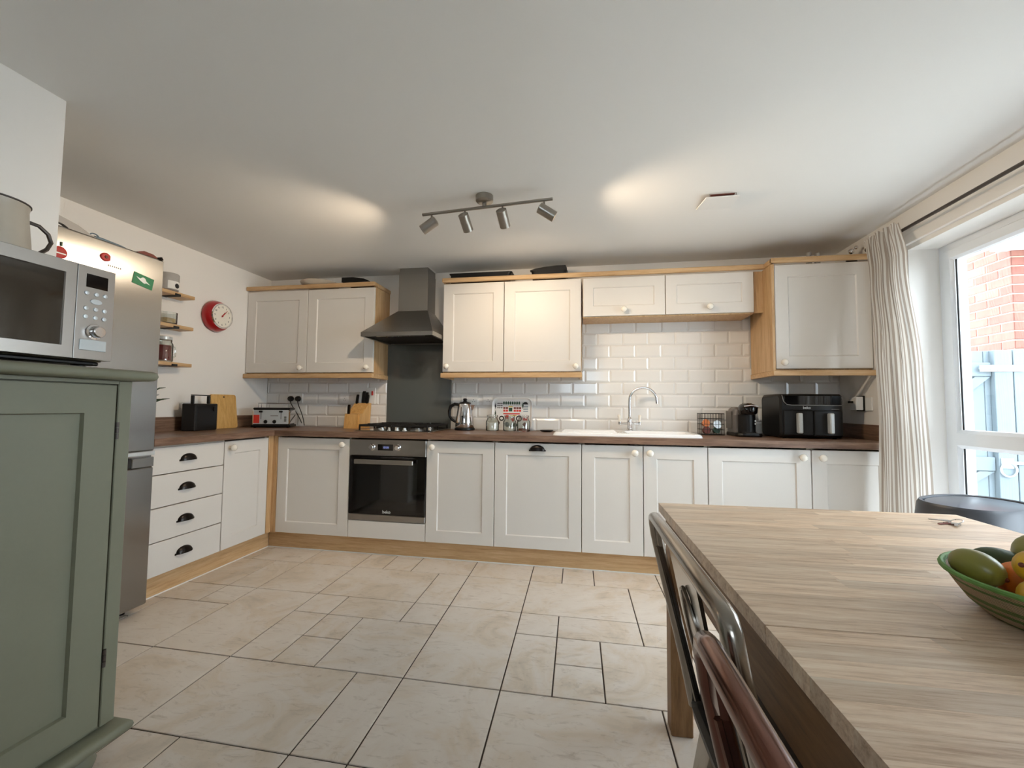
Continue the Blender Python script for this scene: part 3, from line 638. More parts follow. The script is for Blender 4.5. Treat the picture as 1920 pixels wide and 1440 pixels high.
# things on top of the fridge
t = thing('grater', 'flat grey kitchen tool with oval opening and blue-grey grip on the fridge', 'kitchen tool', (.02, -1.35, FT))
Z0 = FT+.001
out = [(-1.59, .065), (-1.44, .060), (-1.36, .042), (-1.31, .022), (-1.26, .016), (-1.26, 0), (-1.59, 0)]
ring_o = [(-1.598, .070), (-1.44, .060), (-1.375, .046), (-1.32, .022), (-1.28, .014), (-1.28, .002), (-1.45, .001), (-1.598, .001)]
ring_i = [(-1.590, .034), (-1.46, .032), (-1.43, .027), (-1.412, .018), (-1.416, .010), (-1.43, .007), (-1.50, .006), (-1.590, .008)]
lo = [[(x, a, Z0+b2) for a, b2 in rr] for rr, x in ((ring_o, -.02), (ring_o, .0), (ring_i, .0), (ring_i, -.02))]
part('frame', MB().loft(lo, closed=True), M['greymetal'], t)
part('grip', MB().tube([(-.01, -1.30, Z0+.016), (-.01, -1.27, Z0+.016), (-.008, -1.19, Z0+.0125), (-.006, -1.165, Z0+.0115)], [.011, .013, .0115, .009], 10), M['bluegrip'], t)
part('hanging_loop', MB().tube([(-.01, -1.30+.018*math.cos(a), Z0+.026+.010*math.sin(a)) for a in [math.pi*k/8 for k in range(9)]], .003, 6), M['bluegrip'], t)
solo('pouch', MB().loft([[(.03*s+dx, -1.075+p[0], Z0+p[1]) for p in ((-.05, 0), (.05, 0), (.055, .010), (.03, .022), (-.02, .024), (-.05, .010))] for s, dx in ((-2, 0), (1, 0))]), M['maroon'], 'small red-brown leather pouch lying on the fridge top', 'pouch')
solo('black_tray', MB().loft([[(x, p[0], Z0+p[1]) for p in ((-1.0155, 0), (-1.006, .002), (-1.008, .010), (-1.0155, .013))] for x in (-.3, .05)]).box(-.3, .05, -1.018, -1.012, Z0, Z0+.016), M['blackm'], 'thin black tray edge at the far corner of the fridge top', 'tray')

# ------------------------------------------------------------------ green cabinet with microwave and jug
GX, GY0, GY1, GT = .90, -2.62, -1.81, 1.20
gc = thing('painted_cupboard', 'sage green painted wooden cupboard on bun feet carrying the microwave', 'cupboard', (.63, -2.2, 0))
part('body', MB().box(.352, GX-.022, GY0, GY1, .11, GT-.034, .002).box(GX-.022, GX, GY1-.040, GY1, .124, GT-.034, .002).box(GX-.022, GX, GY0, GY0+.040, .124, GT-.034, .002).box(GX-.0215, GX-.002, GY0+.04, GY1-.04, GT-.045, GT-.0345), M['green'], gc)
def bull(x0, x1, y0, y1, z0, z1):
    h = (z1-z0)/2; L = []
    for k in range(7):
        a = -math.pi/2+math.pi*k/6; o = h*math.cos(a); z = (z0+z1)/2+h*math.sin(a)
        L.append([(x0, y0-o, z), (x1+o, y0-o, z), (x1+o, y1+o, z), (x0, y1+o, z)])
    return MB().loft(L, smooth=True)
part('top', bull(.352, GX+.028, GY0-.03, GY1+.03, GT-.033, GT), M['green'], gc)
part('base_moulding', bull(.352, GX+.016, GY0-.02, GY1+.014, .074, .112), M['green'], gc)
for fx in (.42, GX-.05):
    for fy in (GY0+.07, GY1-.075): part('bun_foot', MB().lathe([(.03, 0), (.048, .012), (.056, .034), (.048, .058), (.032, .066), (.034, .074)], (fx, fy, 0), n=20), M['green'], gc)
u0, u1, z0, z1 = GY0+.043, GY1-.043, .1285, GT-.048; st = .085
mp = lambda u, d, z: (GX-.002+d, u, z)
dr = part('door', MB(mp).ring([(u0, u1, z0, z1, -.02), (u0, u1, z0, z1, -.002), (u0+.002, u1-.002, z0+.002, z1-.002, 0), (u0+st, u1-st, z0+st, z1-st, 0), (u0+st+.003, u1-st-.003, z0+st+.003, z1-st-.003, -.011), (u0+st+.003, u1-st-.003, z0+st+.003, z1-st-.003, -.02)]), M['green'], gc)
um = (u0+u1)/2
part('panel_board', MB(mp).box(u0+st, um-.0008, -.019, -.0115, z0+st, z1-st), M['green'], dr); part('panel_board', MB(mp).box(um+.0008, u1-st, -.019, -.0115, z0+st, z1-st), M['green'], dr)
for hz in (.30, .985):
    h = MB(mp)
    for k in range(3): h.cyl((u1+.0035, .003, hz+.018*k), (u1+.0035, .003, hz+.018*k+.016), .0045, n=10)
    part('hinge', h, M['rail'], dr, 'small metal hinge')
part('knob', MB().lathe([(.008, 0), (.009, .012), (.018, .022), (.016, .034), (0, .038)], mp(u0+.045, 0, .75), (1, 0, 0), 14), M['green'], dr)

WX, WY0, WY1, WZ0, WZ1 = .80, -2.29, -1.803, 1.232, 1.525
mw = thing('microwave', 'silver microwave oven with dark glass door standing on green cupboard', 'microwave', (.6, -2.05, GT))
part('casing', MB().box(.42, WX-.022, WY0+.004, WY1-.004, WZ0-.004, WZ1, .006), M['fridge'], mw)
ys_ = WY1-.106
md = part('door', MB(lambda u, d, z: (d, u, z)).ring([(WY0, ys_-.001, WZ0, WZ1, WX-.021), (WY0, ys_-.001, WZ0, WZ1, WX-.001), (WY0+.001, ys_-.002, WZ0+.001, WZ1-.001, WX), (WY0+.035, ys_-.030, WZ0+.036, WZ1-.036, WX), (WY0+.037, ys_-.032, WZ0+.038, WZ1-.038, WX-.004), (WY0+.037, ys_-.032, WZ0+.038, WZ1-.038, WX-.021)]), M['steel'], mw)
part('door_glass', MB().box(WX-.012, WX-.0035, WY0+.036, ys_-.031, WZ0+.037, WZ1-.037), M['mwglass'], md)
cp = part('control_panel', MB().box(WX-.021, WX, ys_+.0006, WY1, WZ0, WZ1, .001), M['steel'], mw)
H = WZ1-WZ0; yc = (ys_+WY1)/2
part('display', MB().box(WX, WX+.001, ys_+.024, WY1-.022, WZ1-.066, WZ1-.024), M['blackg'], cp)
for rz, dys in ((.29, (-.027, 0, .025)), (.455, (-.027, 0, .025)), (.545, (-.027, 0, .025))):
    for dy in dys: part('button', MB().lathe([(.0068, 0), (.006, .003), (0, .004)], (WX, yc+dy, WZ1-H*rz), (1, 0, 0), 12), M['silver'], cp)
part('start_button', MB().lathe([(.0085, 0), (.008, .003), (0, .0035)], (WX, yc, WZ1-H*.372), (1, 0, 0), 16, sx=1, sy=2.0), M['silver'], cp)
part('dial', MB().lathe([(.024, 0), (.024, .004), (.019, .006), (.018, .022), (.015, .025), (0, .025)], (WX, yc, WZ1-H*.70), (1, 0, 0), 22), M['chrome'], cp)
part('door_release', MB().box(WX, WX+.003, ys_+.014, WY1-.018, WZ0+.028, WZ0+.062, .002), M['silver'], cp)
for fx in (.47, .74):
    for fy in (WY0+.05, WY1-.05): part('foot', MB().cyl((fx, fy, GT), (fx, fy, WZ0-.003), .018, n=12), M['black'], mw)
part('base_tray', MB().box(.44, WX-.03, WY0+.012, WY1-.012, WZ0-.016, WZ0-.0045, .003), M['black'], mw)
jg = thing('enamel_jug', 'cream enamel jug with grey rim and handle on top of microwave', 'jug', (.60, -2.005, WZ1))
jb = [(.088, .001), (.092, .01), (.088, .06), (.082, .12), (.080, .155), (.083, .168)]
part('jug_body', MB().lathe(jb+[(.080, .168), (.077, .155), (.079, .12), (.085, .06), (.086, .012)], (.60, -2.005, WZ1), n=28, cap1=True), M['enamel'], jg)
part('rim', MB().tube([(.60+.0825*math.cos(a), -2.005+.0825*math.sin(a), WZ1+.169) for a in [2*math.pi*k/28 for k in range(28)]], .003, 6, closed=True), M['rail'], jg)
hp = [(0, .086, .140), (0, .118, .138), (0, .143, .120), (0, .152, .095), (0, .142, .070), (0, .118, .045), (0, .090, .026)]
part('handle', MB().tube([(.60+p[0], -2.005+p[1], WZ1+p[2]) for p in hp], .006, 8), M['rail'], jg)

# ------------------------------------------------------------------ left wall: shelves, jars, clock
shelf_z = (1.850, 1.622, 1.358)
shl = ['light oak wall shelf holding the grey stoneware pot', 'light oak wall shelf holding the small glass pot', 'light oak wall shelf holding the red-filled glass jar']
for z, lb in zip(shelf_z, shl):
    t = thing('wall_shelf', lb, 'shelf', (XL+.075, -.56, z))
    part('board', MB().box(XL+.002, XL+.125, -.83, -.305, z, z+.024, .002), M['oaky'], t)
    for by in (-.44, -.72):
        part('bracket_plate', MB().box(XL+.0005, XL+.004, by-.03, by+.03, z-.05, z-.001), M['wall'], t)
        part('bracket', MB().box(XL+.004, XL+.130, by-.02, by+.02, z-.004, z-.0005).box(XL+.1255, XL+.130, by-.02, by+.02, z-.0005, z+.012), M['blackm'], t)
px, py = XL+.085, -.475
t = thing('stoneware_pot', 'grey stoneware pot with a white label on the top wall shelf', 'pot', (px, py, shelf_z[0]+.024))
zb = shelf_z[0]+.0245
part('pot_body', MB().lathe([(.050, 0), (.058, .006), (.060, .05), (.060, .115), (.056, .12), (.053, .115), (.053, .02)], (px, py, zb), n=24), M['stoneware'], t)
lab = MB(); lab.loft([[(px+.0608*math.cos(a), py+.0608*math.sin(a), zb+z) for a in [math.radians(-40+10*k) for k in range(9)]] for z in (.012, .065)], cap0=False, cap1=False)
lab = MB(); vs = []; fs = []
for k in range(10):
    a = math.radians(-45+10*k); vs += [(px+.0608*math.cos(a), py+.0608*math.sin(a), zb+.010), (px+.0608*math.cos(a), py+.0608*math.sin(a), zb+.064)]
for k in range(9): fs.append((2*k, 2*k+2, 2*k+3, 2*k+1))
lab.add(vs, fs, True); lo_ = part('label', lab, M['paper'], t)
sp = MB().lathe([(.017, 0), (.017, .001), (0, .0015)], (px+.0605*math.cos(.15), py+.0605*math.sin(.15), zb+.034), (math.cos(.15), math.sin(.15), 0), 16); part('round_mark', sp, M['blackp'], lo_)
zb = shelf_z[1]+.0245; py = -.47
t = thing('glass_pot', 'small clear glass pot of snacks on the middle wall shelf', 'jar', (px, py, zb))
part('glass', MB().lathe([(.05, 0), (.055, .004), (.055, .078), (.052, .078), (.052, .006), (0, .006)], (px, py, zb), n=24), M['jarg'], t)
part('contents', MB().lathe([(.050, .0065), (.050, .034), (.03, .040), (0, .040)], (px, py, zb), n=20), M['nuts'], t)
zb = shelf_z[2]+.0245; py = -.49
t = thing('mason_mug', 'glass handled mason jar filled with dark red pieces on bottom wall shelf', 'jar', (px, py, zb))
part('glass', MB().lathe([(.050, 0), (.056, .006), (.056, .118), (.048, .134), (.048, .160), (.045, .160), (.045, .134), (.053, .116), (.053, .008), (0, .008)], (px, py, zb), n=24), M['jarg'], t)
part('contents', MB().lathe([(.051, .0085), (.0515, .10), (.04, .112), (0, .112)], (px, py, zb), n=20), M['redfood'], t)
part('lid', MB().lathe([(.050, .150), (.050, .168), (.046, .170), (0, .170)], (px, py, zb), n=24), M['silver'], t)
part('handle', MB().tube([(px, py+.055, zb+.112), (px, py+.082, zb+.108), (px, py+.090, zb+.08), (px, py+.086, zb+.045), (px, py+.055, zb+.022)], .006, 8), M['jarg'], t)
# clock
cy_, cz_ = -.015, 1.795
ck = thing('wall_clock', 'round red wall clock with cream face and chrome ring on left wall', 'clock', (XL, cy_, cz_-.12))
X = Vector((1, 0, 0))
part('case', MB().lathe([(.100, .0005), (.118, .006), (.124, .022), (.118, .045), (.104, .068), (.096, .076)], (XL, cy_, cz_), X, 40), M['red'], ck)
part('bezel', MB().lathe([(.096, .072), (.100, .078), (.097, .086), (.090, .086), (.088, .078)], (XL, cy_, cz_), X, 40, cap0=False, cap1=False), M['chrome'], ck)
fc = part('dial', MB().lathe([(.091, .0765), (.091, .078), (0, .078)], (XL, cy_, cz_), X, 32), M['face'], ck)
for k in range(1, 13):
    a = math.radians(90-30*k); text(str(k), .020, (XL+.0785, cy_+.070*math.cos(a), cz_+.070*math.sin(a)), M['blackp'], fc, 'numeral', '+x')
def hand(ang, l, wd, x, mat, nm):
    a = math.radians(90-ang); dv = Vector((0, math.cos(a), math.sin(a))); nv = Vector((0, -math.sin(a), math.cos(a))); c = Vector((XL+x, cy_, cz_))
    lo = [[tuple(c+dv*p+nv*q+Vector((h, 0, 0))) for p, q in ((-.012, -wd), (-.012, wd), (l, wd*.5), (l, -wd*.5))] for h in (0, .001)]
    part(nm, MB().loft(lo), mat, ck)
hand(36, .040, .004, .080, M['red'], 'hour_hand'); hand(42, .066, .003, .0815, M['red'], 'minute_hand')
part('hand_pin', MB().lathe([(.006, .078), (.006, .084), (0, .085)], (XL, cy_, cz_), X, 12), M['red'], ck)

# ------------------------------------------------------------------ worktop things, left corner
ZC = CT+.0005
t = thing('radio', 'black portable radio with carry handle on the short worktop', 'radio', (-.50, -.20, CT))
rot = lambda x, y, a=math.radians(10), c=(-.49, -.21): (c[0]+(x*math.cos(a)-y*math.sin(a)), c[1]+(x*math.sin(a)+y*math.cos(a)))
mpr = lambda x, y, z: rot(x, y)+(z,)
body = part('case', MB(mpr).box(-.05, .05, -.118, .118, ZC, ZC+.197, .006), M['blackm'], t)
part('speaker_grille', MB(mpr).box(.0505, .0525, -.105, .105, ZC+.015, ZC+.182, .001), M['black'], body)
part('tuning_dial', MB(mpr).lathe([(.020, 0), (.019, .008), (0, .009)], (.053, .075, ZC+.158), (1, 0, 0), 16), M['black'], body)
hm = MB(mpr).box(-.012, .012, -.088, -.076, ZC+.197, ZC+.255, .003).box(-.012, .012, .076, .088, ZC+.197, ZC+.255, .003).box(-.012, .012, -.088, .088, ZC+.2555, ZC+.262, .002)
part('carry_handle', hm, M['black'], body)
t = thing('chopping_board', 'bamboo chopping board leaning upright on the left wall by radio', 'chopping board', (-.56, .10, CT))
lean = lambda y, h, d: (-.545-.035*h/.28+d, y, ZC+h)
rr = rrect(-.035, .205, .0, .272, .018)
hole_c = (.085, .252)
bo = MB().loft([[lean(a, b2, -.016) for a, b2 in rr], [lean(a, b2, 0) for a, b2 in rr]]); part('board', bo, M['bamboo'], t)
part('hang_hole', MB().lathe([(.007, 0), (.006, .0015), (0, .0015)], lean(*hole_c, 0), (1, 0, .1), 14), M['dark'], t)
# toaster
t = thing('toaster', 'chrome and black four-slice toaster with wire rack in the corner', 'toaster', (-.33, .38, CT))
A_ = math.radians(24); mt = lambda x, y, z: (-.335+(x*.90)*math.cos(A_)-y*.85*math.sin(A_), .37+(x*.90)*math.sin(A_)+y*.85*math.cos(A_), z)
part('base', MB(mt).box(-.168, .168, -.125, .125, ZC+.004, ZC+.022, .004), M['black'], t)
part('shell', MB(mt).box(-.160, .160, -.118, .118, ZC+.022, ZC+.150, .010), M['chrome'], t)
part('top_cover', MB(mt).box(-.158, .158, -.112, .112, ZC+.150, ZC+.168, .008), M['black'], t)
fp = part('front_plate', MB(mt).box(-.150, .150, -.1195, -.118, ZC+.030, ZC+.148), M['silver'], t)
for sx in (-.085, .085):
    part('lever', MB(mt).box(sx-.015, sx+.015, -.140, -.1195, ZC+.128, ZC+.143, .003).box(sx-.002, sx+.002, -.1205, -.1190, ZC+.07, ZC+.128), M['black'], fp)
for sx in (-.045, .030): part('browning_knob', MB(mt).lathe([(.016, 0), (.015, .010), (0, .011)], (sx, -.1195, ZC+.050), (0, -1, 0), 14), M['black'], fp)
part('name_badge', MB(mt).box(-.005, .06, -.1208, -.1195, ZC+.096, ZC+.103), M['greymetal'], fp)
for k in range(3): part('button', MB(mt).box(.112, .132, -.1225, -.1195, ZC+.052+.016*k, ZC+.061+.016*k, .001), M['black'], fp)
part('sticker', MB(mt).box(-.148, -.098, -.1203, -.1196, ZC+.038, ZC+.108), M['redp'], fp, 'red and white sticker')
m = MB(mt)
for yy in (-.05, .05): m.tube([(-.13, yy, ZC+.168), (-.13, yy, ZC+.205), (.13, yy, ZC+.205), (.13, yy, ZC+.168)], .0025, 6)
for k in range(5): m.tube([(-.10+.05*k, -.05, ZC+.205), (-.10+.05*k, .05, ZC+.205)], .002, 6)
part('bun_rack', m, M['chrome'], t)
for sx in (-.14, .14):
    for sy in (-.1, .1): part('foot', MB(mt).cyl((sx, sy, ZC), (sx, sy, ZC+.005), .01, n=10), M['black'], t)
# sockets on the tiles
YT = YW-.0085
def plate(x0, x1, z0, z1, label, n=1, cat='socket', face='y'):
    t = thing('wall_socket' if cat == 'socket' else 'cooker_switch', label, cat, ((x0+x1)/2, YT, (z0+z1)/2))
    p = part('plate', MB().box(x0, x1, YT-.009, YT, z0, z1, .002), M['white'], t)
    wd = (x1-x0)/n
    for k in range(n):
        c = x0+wd*(k+.5); zc = (z0+z1)/2-.008; e = YT-.0092
        if cat == 'socket':
            part('pin_holes', MB().box(c-.002, c+.002, e-.0003, e+.0005, zc+.006, zc+.014).box(c-.012, c-.006, e-.0003, e+.0005, zc-.008, zc-.004).box(c+.006, c+.012, e-.0003, e+.0005, zc-.008, zc-.004), M['dark'], p)
            part('rocker', MB().box(c+.012, c+.022, e-.003, e+.0005, zc+.020, zc+.036, .001), M['white'], p)
    return t
plate(-.375, -.225, 1.112, 1.198, 'white double wall socket on tiles above the toaster', 2)
plate(.150, .236, 1.112, 1.198, 'white single wall socket on tiles left of the knife block')
t = plate(.400, .486, 1.108, 1.252, 'white cooker switch plate with a red rocker beside the splashback', 1, 'switch')
part('rocker', MB().box(.452, .470, YT-.014, YT-.009, 1.185, 1.222, .002), M['redp'], t, 'red rocker switch')
plate(1.278, 1.424, 1.108, 1.194, 'white double wall socket on tiles behind the kettle', 2)
plate(1.470, 1.556, 1.108, 1.194, 'white single wall socket on tiles behind the tray', 1)
ct = thing('plug', 'black plug with flex in the double socket nearer the corner', 'plug', (-.33, YT-.02, 1.15)); cords = []
def plug(px_, label, end):
    t = thing('plug', label, 'plug', (px_, YT-.01, 1.143))
    part('plug_body', MB().lathe([(.024, .0), (.025, .012), (.021, .030), (.016, .036), (0, .037)], (px_, YT-.0097, 1.150), (0, -1, 0), 16), M['black'], t)
    e = Vector(end); s0 = Vector((px_, YT-.028, 1.128)); pts = []
    for k in range(13):
        u = k/12; p = s0.lerp(e, u**1.15); p.z = s0.z+(e.z-s0.z)*(1-(1-u)**1.6 if False else u)**.8; p.x += .018*math.sin(math.pi*u); pts.append(tuple(p))
    part('flex', MB().tube([tuple(s0)]+pts[1:], .0038, 7), M['black'], t)
bpy.data.objects.remove(ct)
plug(-.336, 'black plug in double socket, its flex running down behind toaster', (-.20, .548, .93))
plug(-.262, 'black plug with flex curling round the end of the toaster', (-.140, .50, .912))
# knife block
t = thing('knife_block', 'slanted beech knife block with black-handled knives beside the hob', 'knife block', (.40, .47, CT))
kx0, kx1 = .315, .452
part('block', MB().prism([(.38, ZC), (.565, ZC), (.585, ZC+.215), (.545, ZC+.215), (.435, ZC+.125), (.395, ZC+.123)], 'x', kx0, kx1), M['beech'], t)
part('front_block', MB().prism([(.362, ZC), (.3795, ZC), (.394, ZC+.123), (.376, ZC+.118)], 'x', kx0+.01, kx1-.01), M['beech'], t)
sl = Vector((0, -.02, .32)).normalized()
for i, (kx, ky, zt, wd, ln) in enumerate(((.335, .545, .205, .010, .085), (.362, .552, .21, .012, .10), (.392, .552, .215, .013, .105), (.420, .552, .215, .012, .095), (.432, .548, .21, .009, .08))):
    p0 = Vector((kx, ky, ZC+zt)); p1 = p0+Vector((.012, -.005, ln))
    k_ = part('knife_handle', MB().loft([[tuple(p+Vector((a*wd*s, b2*.009*s, 0))) for a, b2 in ((-1, -1), (1, -1), (1, 1), (-1, 1))] for p, s in ((p0, .85), (p0.lerp(p1, .2), 1), (p0.lerp(p1, .8), .95), (p1, .75))]), M['black'] if i != 1 else M['silver'], t)
p0 = Vector((.352, .388, ZC+.122)); p1 = p0+Vector((.022, -.03, .078))
part('paring_knife_handle', MB().loft([[tuple(p+Vector((a*.009*s, b2*.009*s, 0))) for a, b2 in ((-1, -1), (1, -1), (1, 1), (-1, 1))] for p, s in ((p0, .85), (p0.lerp(p1, .25), 1), (p0.lerp(p1, .8), 1), (p1, .8))]), M['black'], t)
# kettle
KX, KY = 1.345, .47
t = thing('kettle', 'brushed steel jug kettle with black handle on the worktop', 'kettle', (KX, KY, CT))
part('power_base', MB().lathe([(.082, 0), (.084, .008), (.080, .020), (.074, .022)], (KX, KY, ZC), n=28), M['black'], t)
bd = part('jug', MB().lathe([(.074, .0225), (.078, .03), (.076, .07), (.068, .13), (.060, .185), (.056, .205), (.052, .215)], (KX, KY, ZC), n=32), M['chrome'], t)
part('lid', MB().lathe([(.052, .2155), (.045, .226), (.02, .232), (.014, .240), (.018, .252), (.012, .260), (0, .261)], (KX, KY, ZC), n=24), M['black'], t)
part('spout', MB().loft([[(KX+.050, KY-.022, ZC+.205), (KX+.050, KY+.022, ZC+.205), (KX+.062, KY, ZC+.150)], [(KX+.084, KY-.007, ZC+.207), (KX+.084, KY+.007, ZC+.207), (KX+.078, KY, ZC+.195)]]), M['chrome'], bd)
part('handle', MB().tube([(KX-.045, KY-.005, ZC+.208), (KX-.085, KY-.012, ZC+.212), (KX-.115, KY-.018, ZC+.195), (KX-.128, KY-.02, ZC+.155), (KX-.124, KY-.02, ZC+.115), (KX-.105, KY-.017, ZC+.085), (KX-.074, KY-.012, ZC+.066)], [.012, .013, .013, .012, .011, .011, .010], 10), M['black'], t)
part('water_gauge', MB().box(KX-.006, KY if 0 else KX+.006, KY-.0785, KY-.070, ZC+.05, ZC+.12, .002), M['black'], bd)
# tray leaning behind jars, three jars, dish
t = thing('printed_tray', 'white rounded tray with colourful geometric print leaning on the tiles', 'tray', (1.72, .55, CT))
tl = lambda u, d, h: (1.549+u, .562+.022*h/.27-d, ZC+h)
TW, TH = .342, .272
def tr_loop(i, d, r): return [tl(a, d, b2) for a, b2 in rrect(i, TW-i, i, TH-i, r, 6)]
part('tray_body', MB().loft([tr_loop(.012, -.004, .04), tr_loop(.0, .012, .05), tr_loop(.004, .014, .048), tr_loop(.018, .003, .036)]), M['white'], t)
pr_ = {k: MB() for k in ('blackp', 'greenp', 'redp', 'bluep', 'yellow', 'maroon')}
def shape(key, pts): pr_[key].loft([[tl(a, .0035, b2) for a, b2 in pts], [tl(a, .0045, b2) for a, b2 in pts]])
def rect(key, a, b2, w_, h_): shape(key, [(a, b2), (a+w_, b2), (a+w_, b2+h_), (a, b2+h_)])
def circ(key, a, b2, r, n=14): shape(key, [(a+r*math.cos(2*math.pi*k/n), b2+r*math.sin(2*math.pi*k/n)) for k in range(n)])
def dia(key, a, b2, w_, h_): shape(key, [(a-w_, b2), (a, b2-h_), (a+w_, b2), (a, b2+h_)])
for k in range(8): dia('greenp', .102+.0185*k, .226, .0088, .017)
for k in range(3):
    for j in range(3): dia('blackp', .052+.016*k, .222-.018*j, .007, .007)
dia('blackp', .030, .200, .006, .03); dia('greenp', .031, .14, .006, .03); dia('greenp', .262, .205, .007, .03)
for k in range(7):
    if k in (2, 3): continue
    rect('maroon', .098+.022*k, .176, .018, .016); rect('redp', .098+.022*k, .154, .018, .016)
rect('greenp', .144, .156, .03, .03); rect('yellow', .142, .192, .034, .007)
circ('blackp', .085, .098, .022); circ('redp', .132, .11, .016); circ('blackp', .232, .098, .026); 
shape('blackp', [(.283+.022*math.cos(math.pi*k/10), .214+.022*math.sin(math.pi*k/10)) for k in range(11)])
for k in range(4): rect('bluep', .266, .196-.014*k, .04, .007)
shape('redp', [(.262, .082), (.302, .082), (.302, .118), (.282, .100), (.262, .118)])
rect('redp', .098, .132, .14, .010); rect('yellow', .16, .118, .05, .010); dia('redp', .18, .09, .02, .02); dia('blackp', .06, .06, .012, .02); dia('maroon', .28, .05, .02, .02); circ('bluep', .13, .05, .02); circ('greenp', .2, .045, .018)
for k, v in pr_.items(): part('print', v, M[k], t)['kind'] = 'stuff'
for ca, cr_ in ((.085, .012), (.232, .015)):
    part('print', MB().loft([[tl(ca+cr_*math.cos(2*math.pi*k/14), dd, .098+cr_*math.sin(2*math.pi*k/14)) for k in range(14)] for dd in (.0047, .0052)]), M['white'], t)
def jar(jx, jy, label, mat, fill, wire=True):
    t = thing('glass_jar', label, 'jar', (jx, jy, CT), 'glass storage jars by the tray')
    part('glass', MB().lathe([(.046, 0), (.052, .005), (.053, .075), (.042, .094), (.040, .112), (.038, .112), (.040, .094), (.050, .074), (.049, .007), (0, .007)], (jx, jy, ZC), n=26), M['jarg'], t)
    part('contents', MB().lathe([(.0475, .0075), (.0485, fill), (.03, fill+.004), (0, fill+.004)], (jx, jy, ZC), n=22), mat, t)
    part('lid', MB().lathe([(.041, .1125), (.043, .116), (.042, .126), (.03, .130), (0, .130)], (jx, jy, ZC), n=24), M['jarg'], t)
    part('clip', MB().tube([(jx+.0425*math.cos(a), jy+.0425*math.sin(a), ZC+.108) for a in [2*math.pi*k/20 for k in range(20)]], .0016, 6, closed=True).tube([(jx, jy-.043, ZC+.125), (jx, jy-.048, ZC+.110), (jx, jy-.046, ZC+.09)], .0018, 6), M['chrome'], t)
jar(1.584, .44, 'glass clip jar nearly full of white salt by tray', M['salt'], .066)
jar(1.722, .46, 'glass clip jar with a shallow layer of white sugar', M['salt'], .026)
jar(1.838, .44, 'glass clip jar with a brown layer of coffee inside', M['coffee'], .020)
t = thing('spoon_rest', 'small dark shallow dish lying on the worktop beside the sink', 'dish', (2.03, .46, CT))
part('dish', MB().lathe([(.03, 0), (.045, .004), (.055, .012), (.052, .012), (.04, .006), (0, .004)], (2.02, .46, ZC), n=22), M['blackm'], t)
# wire basket with packets
t = thing('wire_basket', 'black wire basket of packets beside the coffee machine', 'basket', (3.245, .48, CT))
bx0, bx1, by0, by1, bh = 3.168, 3.325, .42, .545, .158
m = MB()
for z in (.002, .04, .08, .12, bh): m.tube([(bx0, by0, ZC+z), (bx1, by0, ZC+z), (bx1, by1, ZC+z), (bx0, by1, ZC+z)], .0018 if z < bh else .003, 5, closed=True)
for k in range(9):
    x = bx0+(bx1-bx0)*k/8; m.tube([(x, by0, ZC+bh), (x, by0, ZC+.002), (x, by1, ZC+.002), (x, by1, ZC+bh)], .0016, 5)
for k in range(1, 6):
    y = by0+(by1-by0)*k/6; m.tube([(bx0, y, ZC+bh), (bx0, y, ZC+.002), (bx1, y, ZC+.002), (bx1, y, ZC+bh)], .0016, 5)
part('wire_frame', m, M['iron'], t)
for dx, dy, h0, r, mt_, lb in ((3.207, .475, .085, .026, 'orange', 'orange coffee pod on top of the wire basket heap'), (3.21, .47, .032, .026, 'maroon', 'brown coffee pod low in the wire basket'), (3.285, .47, .075, .028, 'silver', 'silver coffee pod in the wire basket'), (3.282, .478, .034, .024, 'greenp', 'dark green coffee pod low in the wire basket')):
    solo('coffee_pod', MB().lathe([(r*.75, -.022), (r, .012), (r*1.1, .014), (r*1.1, .017), (0, .017)], (dx, dy, ZC+h0), (0.2, -1, .25), 16), M[mt_], lb, 'coffee pod')
# coffee machine
t = thing('coffee_machine', 'small rounded black and grey pod coffee machine beside the air fryer', 'coffee machine', (3.45, .43, CT))
part('base', MB().loft([[(p[0], p[1], ZC+z) for p in rrect(3.375-e, 3.545+e, .29-e, .575, .05)] for z, e in ((0, 0), (.012, .003), (.024, 0))]), M['black'], t)
part('rear_body', MB().loft([[(p[0], p[1], ZC+z) for p in rrect(3.385+e, 3.535-e, .42+e, .58, .03)] for z, e in ((.0245, 0), (.15, 0), (.19, .01), (.208, .03))]), M['coffm'], t)
part('side_tank', MB().box(3.378, 3.3845, .44, .565, ZC+.05, ZC+.18, .003), M['coffm'], t)
hdm = MB()
hdm.loft([[(p[0], p[1], ZC+z) for p in rrect(3.405+e, 3.525-e, .30+e, .419, .045)] for z, e in ((.155, .012), (.165, .004), (.205, .0), (.225, .012), (.236, .034))], smooth=True)
hp_ = part('brew_head', hdm, M['blackg'], t)
part('column', MB().lathe([(.056, .0245), (.056, .154)], (3.465, .385, ZC), n=24), M['black'], t)
part('lever', MB().tube([(3.42, .298, ZC+.212), (3.465, .292, ZC+.219), (3.512, .298, ZC+.212)], .006, 8), M['chrome'], hp_)
for k in range(2): part('button', MB().cyl((3.508, .349, ZC+.09+.02*k), (3.508, .345, ZC+.09+.02*k), .006, n=10), M['silver'], t)
part('cup_stand', MB().lathe([(.045, .0245), (.045, .032)], (3.465, .345, ZC), n=22), M['blackm'], t)
